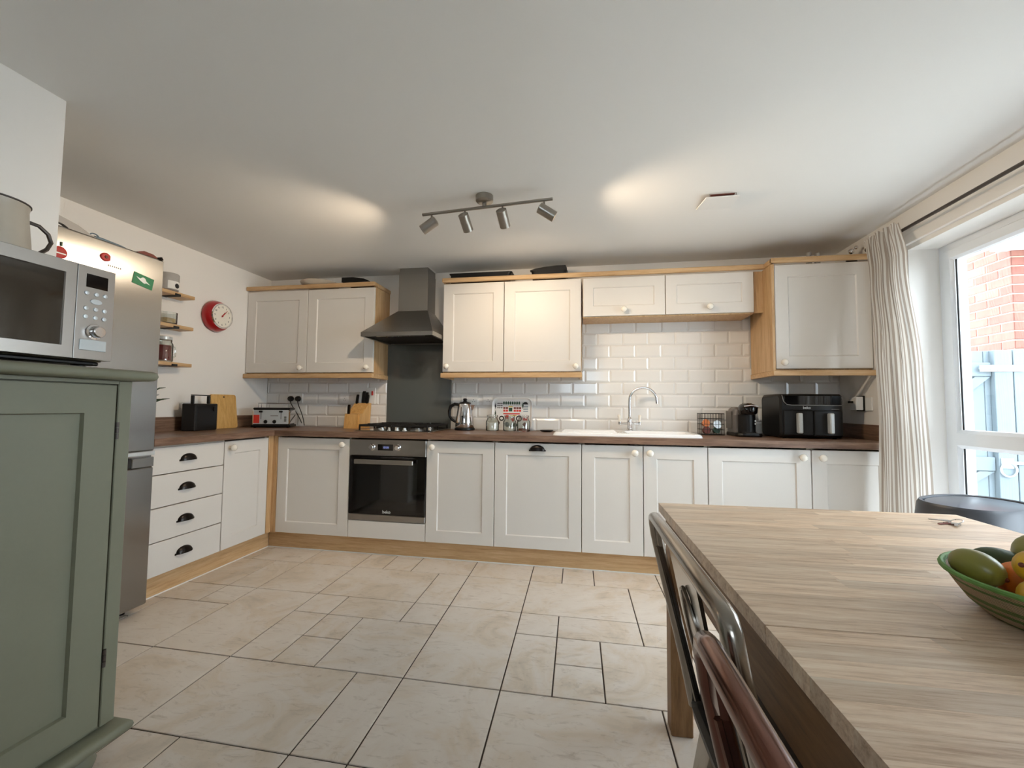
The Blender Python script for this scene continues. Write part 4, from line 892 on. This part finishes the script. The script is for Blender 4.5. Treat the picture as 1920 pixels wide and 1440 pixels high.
# air fryer
t = thing('air_fryer', 'large black dual-drawer air fryer with two silver handles', 'air fryer', (3.82, .38, CT))
ax0, ax1, ay0, ay1 = 3.626, 4.012, .235, .56
prof = rrect(ay0, ay1, ZC+.004, ZC+.302, .03, 4)
part('body', MB().loft([[(x, p[0], p[1]) for p in rrect(ay0+e, ay1-e, ZC+.004+e*.4, ZC+.300-e, .03, 4)] for x, e in ((ax0, .014), (ax0+.012, .0), (ax1-.012, 0), (ax1, .014))]), M['black'], t)
part('control_panel', MB().box(ax0+.03, ax1-.012, ay0-.004, ay0+.0005, ZC+.226, ZC+.288, .001), M['blackg'], t)
part('trim_line', MB().tube([(ax0+.012, ay0-.002, ZC+.292), (ax0+.020, ay0-.005, ZC+.25), (ax0+.04, ay0-.006, ZC+.228), (ax0+.07, ay0-.006, ZC+.224), (ax1-.006, ay0-.006, ZC+.224)], .0022, 6), M['greymetal'], t)
for k, (a, b2) in enumerate(((ax0+.018, 3.826), (3.830, ax1-.010))):
    d_ = part('basket_drawer', MB().box(a, b2, ay0-.010, ay0+.0005, ZC+.020, ZC+.190, .006), M['black'], t)
    hx = 3.718 if k == 0 else 3.905
    part('handle', MB().box(hx, hx+.028, ay0-.052, ay0-.010, ZC+.036, ZC+.172, .006), M['silver'], d_)
text('beko', .024, (3.79, ay0-.0012, ZC+.207), M['silver'], t, bold=.0004)
part('badge', MB().box(3.94, 3.985, ay0-.0008, ay0+.0005, ZC+.197, ZC+.200), M['greymetal'], t)
for fx in (ax0+.04, ax1-.04):
    for fy in (ay0+.04, ay1-.04): part('foot', MB().cyl((fx, fy, ZC), (fx, fy, ZC+.006), .012, n=10), M['black'], t)
# socket with charger on the window wall
t = thing('wall_socket', 'white wall socket with a chunky charger on the window wall', 'socket', (XR, .30, 1.14))
part('plate', MB().box(XR-.010, XR, .225, .37, 1.09, 1.18, .002), M['white'], t)
t = thing('charger', 'white plug-in charger block with black edge on the window wall', 'charger', (XR-.04, .33, 1.13))
part('block', MB().box(XR-.060, XR-.0165, .295, .37, 1.095, 1.185, .004), M['white'], t); part('black_edge', MB().box(XR-.016, XR-.0105, .288, .377, 1.088, 1.192, .003), M['black'], t); part('cable_plug', MB().box(XR-.085, XR-.0605, .325, .345, 1.142, 1.156, .002), M['black'], t)
# plant by the fridge
t = thing('potted_plant', 'spiky dark-leaved plant in a clay pot half hidden by fridge', 'plant', (-.46, -.72, CT))
part('pot', MB().lathe([(.045, 0), (.060, .09), (.064, .092), (.064, .105), (.055, .105), (.05, .08)], (-.46, -.72, ZC), n=22), M['terra'], t)
for k in range(22):
    a = 2*math.pi*k/22+.2*random.random(); L = .16+.06*random.random(); pz = .14+.1*random.random(); m = MB(); c = Vector((-.46, -.72, ZC+.09)); vs = []; fs = []
    dv = Vector((math.cos(a)*.7, math.sin(a), 0)); nv = (Vector((-dv.y, dv.x, 0)).normalized()*.5+Vector((0, 0, .85))).normalized()
    for j in range(6):
        u = j/5; p = c+dv*(L*u)+Vector((0, 0, pz*u*(1.9-u*1.0))); wd = .013*(1-u)**.7+.0005
        vs += [tuple(p-nv*wd), tuple(p+Vector((0, 0, .002))), tuple(p+nv*wd)]
    for j in range(5):
        fs += [(3*j, 3*j+1, 3*j+4, 3*j+3), (3*j+1, 3*j+2, 3*j+5, 3*j+4)]
    part('leaf', m.add(vs, fs), M['leaf'], t)
# things on top of the wall cabinets
ZU = UT+.0042
solo('serving_plate', MB().lathe([(.06, 0), (.16, .066), (.164, .076), (.155, .074), (.058, .008), (0, .008)], (.02, .435, ZU), n=36), M['enamel'], 'pale round plate on top of wall cabinet left of hood', 'plate')
t = thing('pan', 'black pan with a wedge handle lying on the wall cabinet by hood', 'pan', (.34, .46, ZU))
part('pan_handle', MB().loft([[(x, .40+.02*s, ZU+a), (x, .40-.02*s, ZU+a), (x, .40-.02*s, ZU+b2), (x, .40+.02*s, ZU+b2)] for x, a, b2, s in ((.255, .066, .106, 1), (.36, .07, .106, 1), (.46, .068, .090, 1), (.5, .066, .074, .8))]), M['black'], t)
part('pan_body', MB().lathe([(.09, 0), (.105, .06), (.108, .06), (.108, .066), (0, .068)], (.40, .47, ZU), n=28), M['black'], t)
solo('baking_tray', MB().loft([[(p[0], p[1], ZU+z) for p in rrect(1.235-e, 1.735+e, .36, .58, .02)] for z, e in ((0, 0), (.072, .0), (.086, .012), (.090, .012))]), M['black'], 'flat black baking tray on the wall cabinet beside the hood', 'tray')
t = thing('roasting_dish', 'black roasting dish with raised curved handle on cabinet near sink', 'dish', (2.04, .46, ZU))
part('dish_body', MB().loft([[(p[0], p[1], ZU+z) for p in rrect(1.90-e, 2.18+e, .37, .57, .03)] for z, e in ((0, -.01), (.08, 0), (.084, .004))]), M['black'], t)
part('curved_handle', MB().loft([[(x, .38, ZU+a), (x, .40, ZU+a), (x, .40, ZU+b2), (x, .38, ZU+b2)] for x, a, b2 in ((1.89, .084, .094), (1.93, .085, .106), (2.0, .085, .116), (2.10, .085, .124), (2.17, .085, .124), (2.18, .085, .100))]), M['blackm'], t)
for k, xx in enumerate((3.872, 3.935)):
    solo('cruet', MB().lathe([(.016, 0), (.018, .05), (.012, .085), (.016, .098), (.014, .112), (0, .116)], (xx, .33+.02*k, ZU), n=16), M['stoneware'], 'small grey pot on the corner wall cabinet, '+('the one farther from the curtain', 'the one nearer the curtain')[k], 'pot', 'small grey pots on the corner cabinet')
t = thing('metal_ornament', 'chrome wire ornament with a dark foot on the corner wall cabinet', 'ornament', (4.10, .26, ZU))
part('foot', MB().lathe([(.035, 0), (.03, .03), (.01, .06)], (4.10, .26, ZU), n=16), M['black'], t)
part('chrome_knob', MB().ell((4.10, .26, ZU+.082), .018, .018, .018).ell((4.125, .25, ZU+.105), .012, .012, .012).tube([(4.10, .26, ZU+.06), (4.10, .26, ZU+.08), (4.125, .25, ZU+.105)], .004, 6), M['chrome'], t)

# ------------------------------------------------------------------ ceiling spotlight bar and vent
BL, BR, BZ = Vector((1.40, -.652, 2.200)), Vector((2.157, -.727, 2.200)), 2.2
sb = thing('spotlight_bar', 'brushed nickel ceiling spotlight bar with four adjustable heads', 'ceiling light', (1.776, -.69, CE))
part('ceiling_rose', MB().lathe([(.048, 0), (.048, .030), (.042, .036), (.03, .040), (.012, .041), (.012, .060)], (1.776, -.690, CE-.0005), (0, 0, -1), 24), M['nickel'], sb)
part('bar', MB().cyl(BL, BR, .0085, n=12), M['nickel'], sb)
heads = [(.075, Vector((-.80, .05, -.48)), Vector((-.012, 0, 0))), (.345, Vector((.12, .72, -.66)), Vector((0, 0, 0))), (.635, Vector((.10, .74, -.64)), Vector((0, 0, 0))), (.94, Vector((.80, .22, -.47)), Vector((0, 0, 0)))]
for i, (u, d, sh) in enumerate(heads):
    d = d.normalized(); b0 = BL.lerp(BR, u); piv = b0+Vector((0, 0, -.058))
    h = part('arm', MB().cyl(b0, piv, .005, n=8), M['nickel'], sb)
    c0 = piv-d*.030; c1 = piv+d*.065
    hd_ = part('spot_head', MB().lathe([(.020, -.004), (.029, 0), (.029, .095), (.026, .095), (.026, .06), (0, .058)], c0, d, 22), M['nickel'], sb)
    part('bulb', MB().lathe([(.024, 0), (.024, .010), (0, .012)], c0+d*.066, d, 18), M['lampon'], hd_)
    li = bpy.data.lights.new('spot_lamp', 'SPOT'); li.energy = SPOT_W*(1.15, .58, .58, .95)[i]; li.color = SPOT_COL; li.spot_size = math.radians(128); li.spot_blend = .75; li.shadow_soft_size = .02
    lo = bpy.data.objects.new('spot_lamp', li); COL.objects.link(lo); lo.parent = sb
    lo.location = (c1+d*.004)-Vector(OFF[sb.name]); lo.rotation_euler = d.to_track_quat('-Z', 'Y').to_euler()
vt = thing('ceiling_vent', 'square white ceiling vent cover hanging open at one edge', 'vent', (3.06, -.45, CE-.03))
part('cover', MB().loft([[(2.965, -.345, CE-.002), (3.155, -.345, CE-.002), (3.155, -.345, CE-.008), (2.965, -.345, CE-.008)], [(2.975, -.53, CE-.020), (3.145, -.53, CE-.020), (3.145, -.53, CE-.027), (2.975, -.53, CE-.027)]]), M['ceil'], vt)
part('duct_opening', MB().box(3.0, 3.125, -.515, -.40, CE-.005, CE-.0005), M['maroon'], vt)
for cx in (2.995, 3.13): part('spring_clip', MB().tube([(cx, -.52, CE-.003), (cx, -.525, CE-.020)], .003, 6), M['greymetal'], vt)

# ------------------------------------------------------------------ curtain and rail
rl = thing('curtain_rail', 'dark metal curtain rail above the glazed door', 'curtain rail', (4.10, -.85, 2.128))
part('pole', MB().cyl((4.118, .11, 2.128), (4.118, -2.25, 2.122), .009, n=12), M['rail'], rl)
part('finial', MB().lathe([(.010, 0), (.016, .006), (.016, .014), (.008, .02), (0, .021)], (4.118, .11, 2.128), (0, 1, 0), 14), M['rail'], rl)
for by in (.07, -2.15): part('bracket', MB().box(4.114, XR-.0205, by-.006, by+.006, 2.108, 2.118).box(XR-.025, XR-.0205, by-.012, by+.012, 2.062, 2.118).lathe([(.014, -.005), (.014, .005)], (4.118, by, 2.127), (0, 1, 0), 12), M['rail'], rl)
def curtain(label, ztop, seed):
    rnd = random.Random(seed); nu, nv = 180, 34; vs = []; uv = []; fs = []
    ph = [rnd.uniform(0, 6.28) for _ in range(6)]
    def lerp(tab, z):
        for (z0, v0), (z1, v1) in zip(tab, tab[1:]):
            if z <= z0 and z >= z1: u = (z0-z)/(z0-z1); u = u*u*(3-2*u); return v0+(v1-v0)*u
        return tab[-1][1]
    left = [(2.2, .078), (1.9, .034), (1.5, -.010), (1.0, -.048), (0, -.050)]; right = [(2.2, -.215), (1.95, -.27), (1.3, -.372), (.7, -.395), (0, -.40)]
    for j in range(nv+1):
        t_ = j/nv; z = ztop+(.012-ztop)*t_; head = max(0, 1-(ztop-z)/.10)
        for i in range(nu+1):
            s = i/nu; y = lerp(left, z)*(1-s)+lerp(right, z)*s
            sw = s+.02*math.sin(4*s+2.5*t_+ph[0])
            amp = (.021+.006*math.sin(9*s+ph[1]))*(1-head*.4)
            x = 4.056+.014*(1 if z > 2.05 else max(0, (z-1.4)/.65))+amp*math.sin(2*math.pi*5.2*sw+.9*math.sin(2.0*t_+ph[2]))+.005*math.sin(2*math.pi*13*sw+ph[3]+t_*3)*(1-.5*t_)+head*.006*math.sin(2*math.pi*16*s)
            y += .010*math.cos(2*math.pi*5.2*sw+ph[5])*(1-head)
            if z < 1.05: y = min(y, -.036)
            vs.append((x, y, z+(.006*math.sin(2*math.pi*15*s) if j == 0 else 0))); uv.append((s, t_))
    for j in range(nv):
        for i in range(nu): a = j*(nu+1)+i; fs.append((a, a+1, a+nu+2, a+nu+1))
    m = MB().add(vs, fs, True); m.uv = uv
    return solo('curtain', m, M['curtain'], label, 'curtain')
curtain('long beige and white striped curtain bunched beside the wall cabinet', 2.165, 3)

# ------------------------------------------------------------------ bin
BNX, BNY, BNA, BNB, BNZ, BTH = 3.885, -.90, .230, .165, .73, math.radians(30)
def bl(a, b2, z, n=40):
    o = []
    for k in range(n):
        t_ = 2*math.pi*k/n; cx = abs(math.cos(t_))**.85*math.copysign(1, math.cos(t_))*a; cy = abs(math.sin(t_))**.85*math.copysign(1, math.sin(t_))*b2
        o.append((BNX+cx*math.cos(BTH)-cy*math.sin(BTH), BNY+cx*math.sin(BTH)+cy*math.cos(BTH), z))
    return o
bn = thing('swing_bin', 'charcoal oval kitchen bin with a swing lid by the glazed door', 'bin', (BNX, BNY, 0))
part('bin_body', MB().loft([bl(BNA-.05, BNB-.04, .001), bl(BNA-.045, BNB-.035, .01), bl(BNA-.012, BNB-.010, .55)], smooth=True), M['bin'], bn)
part('lid_rim', MB().loft([bl(BNA-.006, BNB-.006, .551), bl(BNA, BNB, .57), bl(BNA-.002, BNB-.002, .64), bl(BNA-.014, BNB-.012, BNZ-.012), bl(BNA-.022, BNB-.018, BNZ), bl(BNA-.034, BNB-.028, BNZ-.002), bl(BNA-.037, BNB-.030, BNZ-.018)], smooth=True), M['bin'], bn)
part('swing_flap', MB().loft([bl(BNA-.041, BNB-.034, BNZ-.016), bl(BNA-.042, BNB-.035, BNZ-.006), bl(BNA-.05, BNB-.043, BNZ-.004)], smooth=True), M['binlid'], bn)

# ------------------------------------------------------------------ table
tb = thing('dining_table', 'oak butcher-block dining table with square legs beside the glazed door', 'table', (2.597, -1.292, 0), rotz=math.radians(1.6))
O = Vector((2.597, -1.292, 0)); TWd, TLn, TZ = .955, 1.80, .75
def tbox(m, x0, x1, y0, y1, z0, z1, b=0): return m.box(O.x+x0, O.x+x1, O.y-y1, O.y-y0, z0, z1, b)
rnd = random.Random(4); y = 0.0; rows = []
while y < TLn-.01:
    wd = .0447 if abs(y-.894) > .001 else .0447
    y2 = min(y+.0447, TLn); gap = .0035 if abs(y-.894) < .004 else 0
    x = 0.0
    while x < TWd-.001:
        ln = rnd.uniform(.22, .52); x2 = x+ln
        if TWd-x2 < .14: x2 = TWd
        part('stave', tbox(MB(), x+.00012, x2-.00012, y+.00012+gap, y2-.00012, TZ-.030, TZ-.0002*rnd.random()), M['table'], tb); x = x2
    y = y2
for ax_, bx_, ay_, by_ in ((.012, .034, .095, TLn-.095), (TWd-.034, TWd-.012, .095, TLn-.095)):
    part('apron', tbox(MB(), ax_, bx_, ay_, by_, TZ-.150, TZ-.0303), M['tablelg'], tb)
for ay_ in (.030, TLn-.052): part('apron', tbox(MB(), .098, TWd-.098, ay_, ay_+.022, TZ-.150, TZ-.0303), M['tablelg'], tb)
for lx in (.018, TWd-.088):
    for ly in (.028, TLn-.098): part('leg', tbox(MB(), lx, lx+.070, ly, ly+.070, .0, TZ-.0303, .003), M['tableleg'], tb)
# keys
kz = .7505; KO = Vector((3.455, -1.40, kz))
kt = thing('keys', 'small bunch of keys on a ring lying on the table corner', 'keys', tuple(KO))
part('key_ring', MB().tube([(KO.x+.016*math.cos(a), KO.y+.016*math.sin(a), kz+.006+.006*math.cos(a)) for a in [2*math.pi*k/20 for k in range(20)]], .0014, 6, closed=True), M['chrome'], kt)
for k, (an, dx) in enumerate(((200, 0), (235, .006), (165, -.004))):
    a = math.radians(an); dv = Vector((math.cos(a), math.sin(a), 0)); nv = Vector((-dv.y, dv.x, 0)); c = KO+dv*.014+Vector((0, 0, .001+.0025*k)); m = MB()
    for p0, p1, w_ in ((0, .020, .011), (.020, .050, .004)):
        m.loft([[tuple(c+dv*p+nv*(q*w_)+Vector((0, 0, h))) for p, q in ((p0, -1), (p1, -1), (p1, 1), (p0, 1))] for h in (0, .0018)])
    part('key', m, M['nickel'] if k else M['maroon'], kt)

# ------------------------------------------------------------------ fruit bowl
FB = Vector((3.125, -2.105, TZ)); n = 48
prof = [(.098, .0005), (.116, .004), (.134, .020), (.149, .042), (.161, .062), (.165, .068), (.160, .070), (.154, .062), (.142, .042), (.126, .022), (.110, .010), (0.001, .008)]
vs = []; uv = []; fs = []
for j, (r, h) in enumerate(prof):
    for k in range(n+1):
        a = 2*math.pi*k/n; vs.append((FB.x+r*math.cos(a), FB.y+r*math.sin(a), FB.z+h)); uv.append((k/n, min(1, h/.070) if j < 6 else .95*h/.070))
for j in range(len(prof)-1):
    for k in range(n): a = j*(n+1)+k; fs.append((a, a+1, a+n+2, a+n+1))
fs.append(tuple(range(n)))
fbm = MB().add(vs, fs, True); fbm.uv = uv
fbt = thing('fruit_bowl', 'woven green and straw basket bowl of fruit on the table', 'bowl', tuple(FB))
part('basket', fbm, M['basket'], fbt)
part('rim_binding', MB().tube([(FB.x+.164*math.cos(a), FB.y+.164*math.sin(a), FB.z+.068) for a in [2*math.pi*k/40 for k in range(40)]], .0045, 8, closed=True), plain('green_binding', C(96, 142, 66), .6, noise=.25, nscale=120.), fbt)
def fruit(name, c, r, rot, mat, label, cat, tip=0.0):
    rm = Matrix.Rotation(math.radians(rot[2]), 3, 'Z') @ Matrix.Rotation(math.radians(rot[1]), 3, 'Y')
    m = MB(); vs = []; fs = []; N1, N2 = 20, 14; c = Vector(c)
    for j in range(N2+1):
        t_ = math.pi*j/N2
        for k in range(N1):
            a = 2*math.pi*k/N1; rr = math.sin(t_); x = math.cos(t_)
            if tip: x = math.copysign(abs(x)**.8, x)*(1+tip*abs(x)**6); rr = rr**.92
            vs.append(tuple(c+rm @ Vector((r[0]*x, r[1]*rr*math.cos(a), r[2]*rr*math.sin(a)))))
    for j in range(N2):
        for k in range(N1): fs.append((j*N1+k, j*N1+(k+1) % N1, (j+1)*N1+(k+1) % N1, (j+1)*N1+k))
    t = thing(name, label, cat, (c.x, c.y, c.z-r[2])); part('skin', m.add(vs, fs, True), mat, t)
    tipv = c+rm @ Vector((r[0]*(1+tip)*.985, 0, 0)); part('stem_end', MB().ell(tuple(tipv), .004, .004, .004, 8, 6), M['maroon'], t)
fruit('mango', FB+Vector((-.108, .052, .072)), (.038, .029, .028), (0, 14, -60), M['mango'], 'green mango at the edge of the woven bowl', 'mango')
fruit('avocado', FB+Vector((-.030, .106, .066)), (.042, .026, .026), (0, 8, -20), M['avo'], 'dark green avocado tucked behind the mango in bowl', 'avocado')
fruit('orange', FB+Vector((-.056, .034, .058)), (.033, .033, .032), (0, 0, 0), M['orange'], 'small orange in the middle of woven bowl', 'orange')
fruit('lemon', FB+Vector((-.070, -.018, .096)), (.038, .029, .028), (0, -12, 200), M['lemon'], 'yellow lemon on top of the fruit pile', 'lemon', .18)
fruit('lemon', FB+Vector((-.096, -.046, .060)), (.036, .027, .026), (0, 5, 60), M['lemon'], 'yellow lemon against the near inside of bowl below the mango', 'lemon', .18)
fruit('mango', FB+Vector((.034, .110, .086)), (.043, .034, .033), (0, -8, 40), M['mango'], 'green mango behind the topmost lemon in bowl', 'mango')
fruit('orange', FB+Vector((.040, .010, .052)), (.036, .036, .035), (0, 0, 0), M['orange'], 'larger orange under the far side of the fruit pile', 'orange')

# ------------------------------------------------------------------ metal chairs
def chair(c, mat, label):
    t = thing('metal_chair', label, 'chair', (c[0], c[1], 0))
    P = lambda x, y, z: (c[0]+x, c[1]+y*.955, z)
    t.rotation_euler[2] = math.radians(1.6); SZ = .452
    part('seat', MB().loft([[P(a, b2, SZ+z) for a, b2 in rrect(-.215+e, .205-e, -.275+e, .275-e, .05)] for z, e in ((-.028, .0), (-.006, -.004), (.0, .006), (-.003, .03))]), M['seatblk'], t)
    part('seat_cushion', MB().loft([[P(a, b2, SZ+z) for a, b2 in rrect(-.200+e, .205-e, -.272+e, .272-e, .04)] for z, e in ((.0005, .012), (.012, 0), (.055, 0), (.070, .015), (.073, .04))], smooth=True), M['seatblk'], t)
    W_ = .262; top = .848
    pts = [P(-.205, -.262, SZ-.02), P(-.222, -.262, .52), P(-.262, -.263, .70), P(-.284, -.264, .80), P(-.289, -.262, .831), P(-.291, -.253, .844), P(-.292, -.232, top)]
    pts += [P(-.292, y_, top) for y_ in (-.1, 0, .1)]+[P(-c0+2*c[0]-0 if False else q[0]-c[0], -(q[1]-c[1])/.955, q[2]) for q, c0 in [(p, 0) for p in reversed(pts[:7])]]
    part('back_rail', MB().tube(pts, .0132, 12), mat, t)
    for s in (-1, 1):
        m = MB()
        L_ = []
        for x, yo, yi, z in ((-.207, .260, .212, .47), (-.226, .260, .212, .55), (-.262, .260, .214, .70), (-.284, .258, .216, .79), (-.290, .252, .222, .836)):
            L_.append([P(x-.004, s*yo, z), P(x-.004, s*yi, z), P(x+.004, s*yi, z), P(x+.004, s*yo, z)])
        part('side_plate', m.loft(L_), mat, t)
        part('plate_rib', MB().tube([P(x-.006, s*y_, z) for x, y_, z in ((-.207, .213, .47), (-.226, .213, .55), (-.262, .215, .70), (-.284, .218, .79))], .0045, 6), mat, t)
    L_ = []
    for x, hw, z in ((-.205, .075, .455), (-.228, .085, .56), (-.262, .095, .70), (-.289, .10, .838)):
        L_.append([P(x-.003, -hw, z), P(x-.003, hw, z), P(x+.003, hw, z), P(x+.003, -hw, z)])
    sp = part('splat', MB().loft(L_), mat, t)
    part('splat_emboss', MB().tube([P(-.2105, -.05, .47), P(-.243, -.055, .60), P(-.273, -.045, .735), P(-.284, -.02, .775), P(-.286, 0, .785), P(-.284, .02, .775), P(-.273, .045, .735), P(-.243, .055, .60), P(-.2105, .05, .47)], .0035, 6), mat, sp)
    for sx, sy in ((-1, -1), (-1, 1), (1, -1), (1, 1)):
        a0, b0 = (-.19 if sx < 0 else .175), sy*.240; a1, b1 = (-.265 if sx < 0 else .225), sy*.268
        L_ = []
        for u, wd in ((0, .050), (.25, .042), (.7, .026), (1, .018)):
            x = a0+(a1-a0)*u; y_ = b0+(b1-b0)*u; z = .44*(1-u)+.004; sxx = -sx; syy = -sy
            L_.append([P(x, y_, z), P(x+sxx*wd*1.6, y_, z), P(x+sxx*wd*1.6, y_+syy*.004, z), P(x+sxx*.006, y_+syy*.006, z), P(x+sxx*.004, y_+syy*wd*1.6, z), P(x, y_+syy*wd*1.6, z)])
        lg = part('leg', MB().loft(L_), mat, t)
        part('leg_rib', MB().tube([P(a0-sx*.030, b0+sy*.001, .40), P((a0+a1)/2-sx*.016, (b0+b1)/2+sy*.001, .22), P(a1-sx*.010, b1+sy*.001, .03)], .004, 6), mat, lg)
        part('leg_rib', MB().tube([P(a0+sx*.001, b0-sy*.030, .40), P((a0+a1)/2+sx*.001, (b0+b1)/2-sy*.016, .22), P(a1+sx*.001, b1-sy*.010, .03)], .004, 6), mat, lg)
        part('foot_cap', MB().box(P(a1, 0, 0)[0]-.014*0-.004*0+(-.002 if sx > 0 else -.002)-(.026 if sx > 0 else 0), P(a1, 0, 0)[0]+.002+(0 if sx > 0 else .026), P(0, b1, 0)[1]-(.026 if sy > 0 else .002), P(0, b1, 0)[1]+(.002 if sy > 0 else .026), 0, .012), M['black'], lg)
    part('brace', MB().tube([P(-.215, -.22, .30), P(0, 0, .33), P(.19, .22, .30)], .006, 6).tube([P(-.215, .22, .30), P(0, 0, .345), P(.19, -.22, .30)], .006, 6), mat, t)
    return t
chair((2.790, -2.142), M['gun'], 'gunmetal tubular metal chair with black seat tucked under the table')
chair((2.764, -2.686), M['copper'], 'dark copper coloured metal chair tucked under the table')

# ------------------------------------------------------------------ outdoors
struct('ground_outside', MB().box(XO+.001, 14, -9, 9, -.16, -.10), M['pave'])
struct('wall_outside_reveal', MB().box(FX1+.002, XO+.004, WIN[1]-.012, WIN[1]-.0005, -.05, WIN[2]).box(XO+.0002, XO+.006, WIN[1]-.0125, .75, -.1, 2.6), M['render'])
HX, HY = 5.70, 1.10
hs = thing('brick_house', 'red brick house wall with pale mortar seen through the glazed door', 'house', (6.6, 2.2, -.1))
part('mortar_wall', MB().box(HX+.006, 8.2, HY+.006, 4.6, -.099, 3.0), M['mortar'], hs)
bm1 = mesh_of(MB().box(0, .012, -.1075, .1075, -.0325, .0325, .003), 'brick_side'); bm1.materials.append(M['brick'])
bm2 = mesh_of(MB().box(0, .012, -.0515, .0515, -.0325, .0325, .003), 'brick_side_header'); bm2.materials.append(M['brick'])
bm3 = mesh_of(MB().box(-.1075, .1075, 0, .012, -.0325, .0325, .003), 'brick_front'); bm3.materials.append(M['brick'])
bm4 = mesh_of(MB().box(-.0515, .0515, 0, .012, -.0325, .0325, .003), 'brick_front_header'); bm4.materials.append(M['brick'])
off = Vector(OFF[hs.name])
for k in range(-14, 9):
    z = 2.268-.0375+.075*k
    if z < 1.25: continue
    y = HY
    first = (k % 2 == 0); j = 0
    while y < 2.35:
        L_ = .103 if (j == 0 and first) else .215
        link('brick', bm2 if L_ < .2 else bm1, None, hs, off, tuple(Vector((HX, y+L_/2+(.0 if j else .0), z))-off)); y += L_+.010; j += 1
    x = HX; j = 0
    while x < 6.35:
        L_ = .215 if (j == 0 and first) else (.103 if j == 0 else .215)
        link('brick', bm4 if L_ < .2 else bm3, None, hs, off, tuple(Vector((x+L_/2+.0005, HY, z))-off)); x += L_+.010; j += 1
part('soffit', MB().box(5.58, 8.3, .86, HY+.02, 2.395, 2.42).box(5.58, 8.3, .845, .86, 2.36, 2.52), M['upvc'], hs)
part('roof', MB().prism([(.80, 2.505), (.80, 2.53), (2.6, 3.6), (2.6, 3.57)], 'x', 5.5, 8.3), M['rooftile'], hs)
part('gutter', MB().tube([(5.55, .80, 2.475), (8.3, .80, 2.475)], .045, 10), M['rooftile'], hs)
gt = thing('garden_gate', 'pale blue ledged and braced timber gate outside the glazed door', 'gate', (5.0, .92, -.1))
GXA, GXB, GYF, GTP = 4.56, 5.50, .90, 1.56
x = GXA
while x < GXB-.03:
    x2 = min(x+.112, GXB); part('board', MB().box(x+.002, x2-.003, GYF+.022, GYF+.042, -.05, GTP, .003), M['gate'], gt); x = x2
for za, zb in ((1.362, 1.468), (.645, .748), (.05, .15)): part('ledge', MB().box(GXA, GXB-.125, GYF, GYF+.0215, za, zb, .003), M['gate'], gt)
part('stile', MB().box(GXB-.12, GXB-.003, GYF-.022, GYF+.0215, -.05, GTP, .003), M['gate'], gt)
for za, zb in ((.752, 1.358), (.155, .64)): part('brace', MB().prism([(GXA, za), (GXA+.10, za), (GXB-.13, zb), (GXB-.23, zb)], 'y', GYF+.002, GYF+.0205), M['gate'], gt)
bt = part('bolt', MB().box(5.28, 5.56, GYF-.030, GYF-.0225, 1.395, 1.445, .002).cyl((5.27, GYF-.038, 1.42), (5.58, GYF-.038, 1.42), .009, n=10), M['galv'], gt)
part('bolt_knob', MB().cyl((5.36, GYF-.038, 1.42), (5.36, GYF-.085, 1.40), .007, n=8), M['galv'], bt)
rg = part('ring_latch', MB().tube([(5.43+.05*math.cos(a), GYF-.035, .66+.05*math.sin(a)) for a in [2*math.pi*k/24 for k in range(24)]], .007, 8, closed=True), M['galv'], gt)
part('latch_bar', MB().box(5.40, 5.60, GYF-.034, GYF-.0225, .70, .722, .002).box(5.39, 5.47, GYF-.030, GYF-.0225, .67, .745, .002), M['galv'], rg)
fn = thing('fence_panel', 'pale blue boarded fence panel next to the garden gate', 'fence', (6.0, .92, -.1))
part('post', MB().box(5.505, 5.605, GYF-.02, GYF+.08, -.1, GTP+.005, .003), M['gate'], fn)
for k in range(10): part('board', MB().box(5.608+.112*k, 5.717+.112*k, GYF+.01, GYF+.03, -.08, GTP-.04, .003), M['gate'], fn)
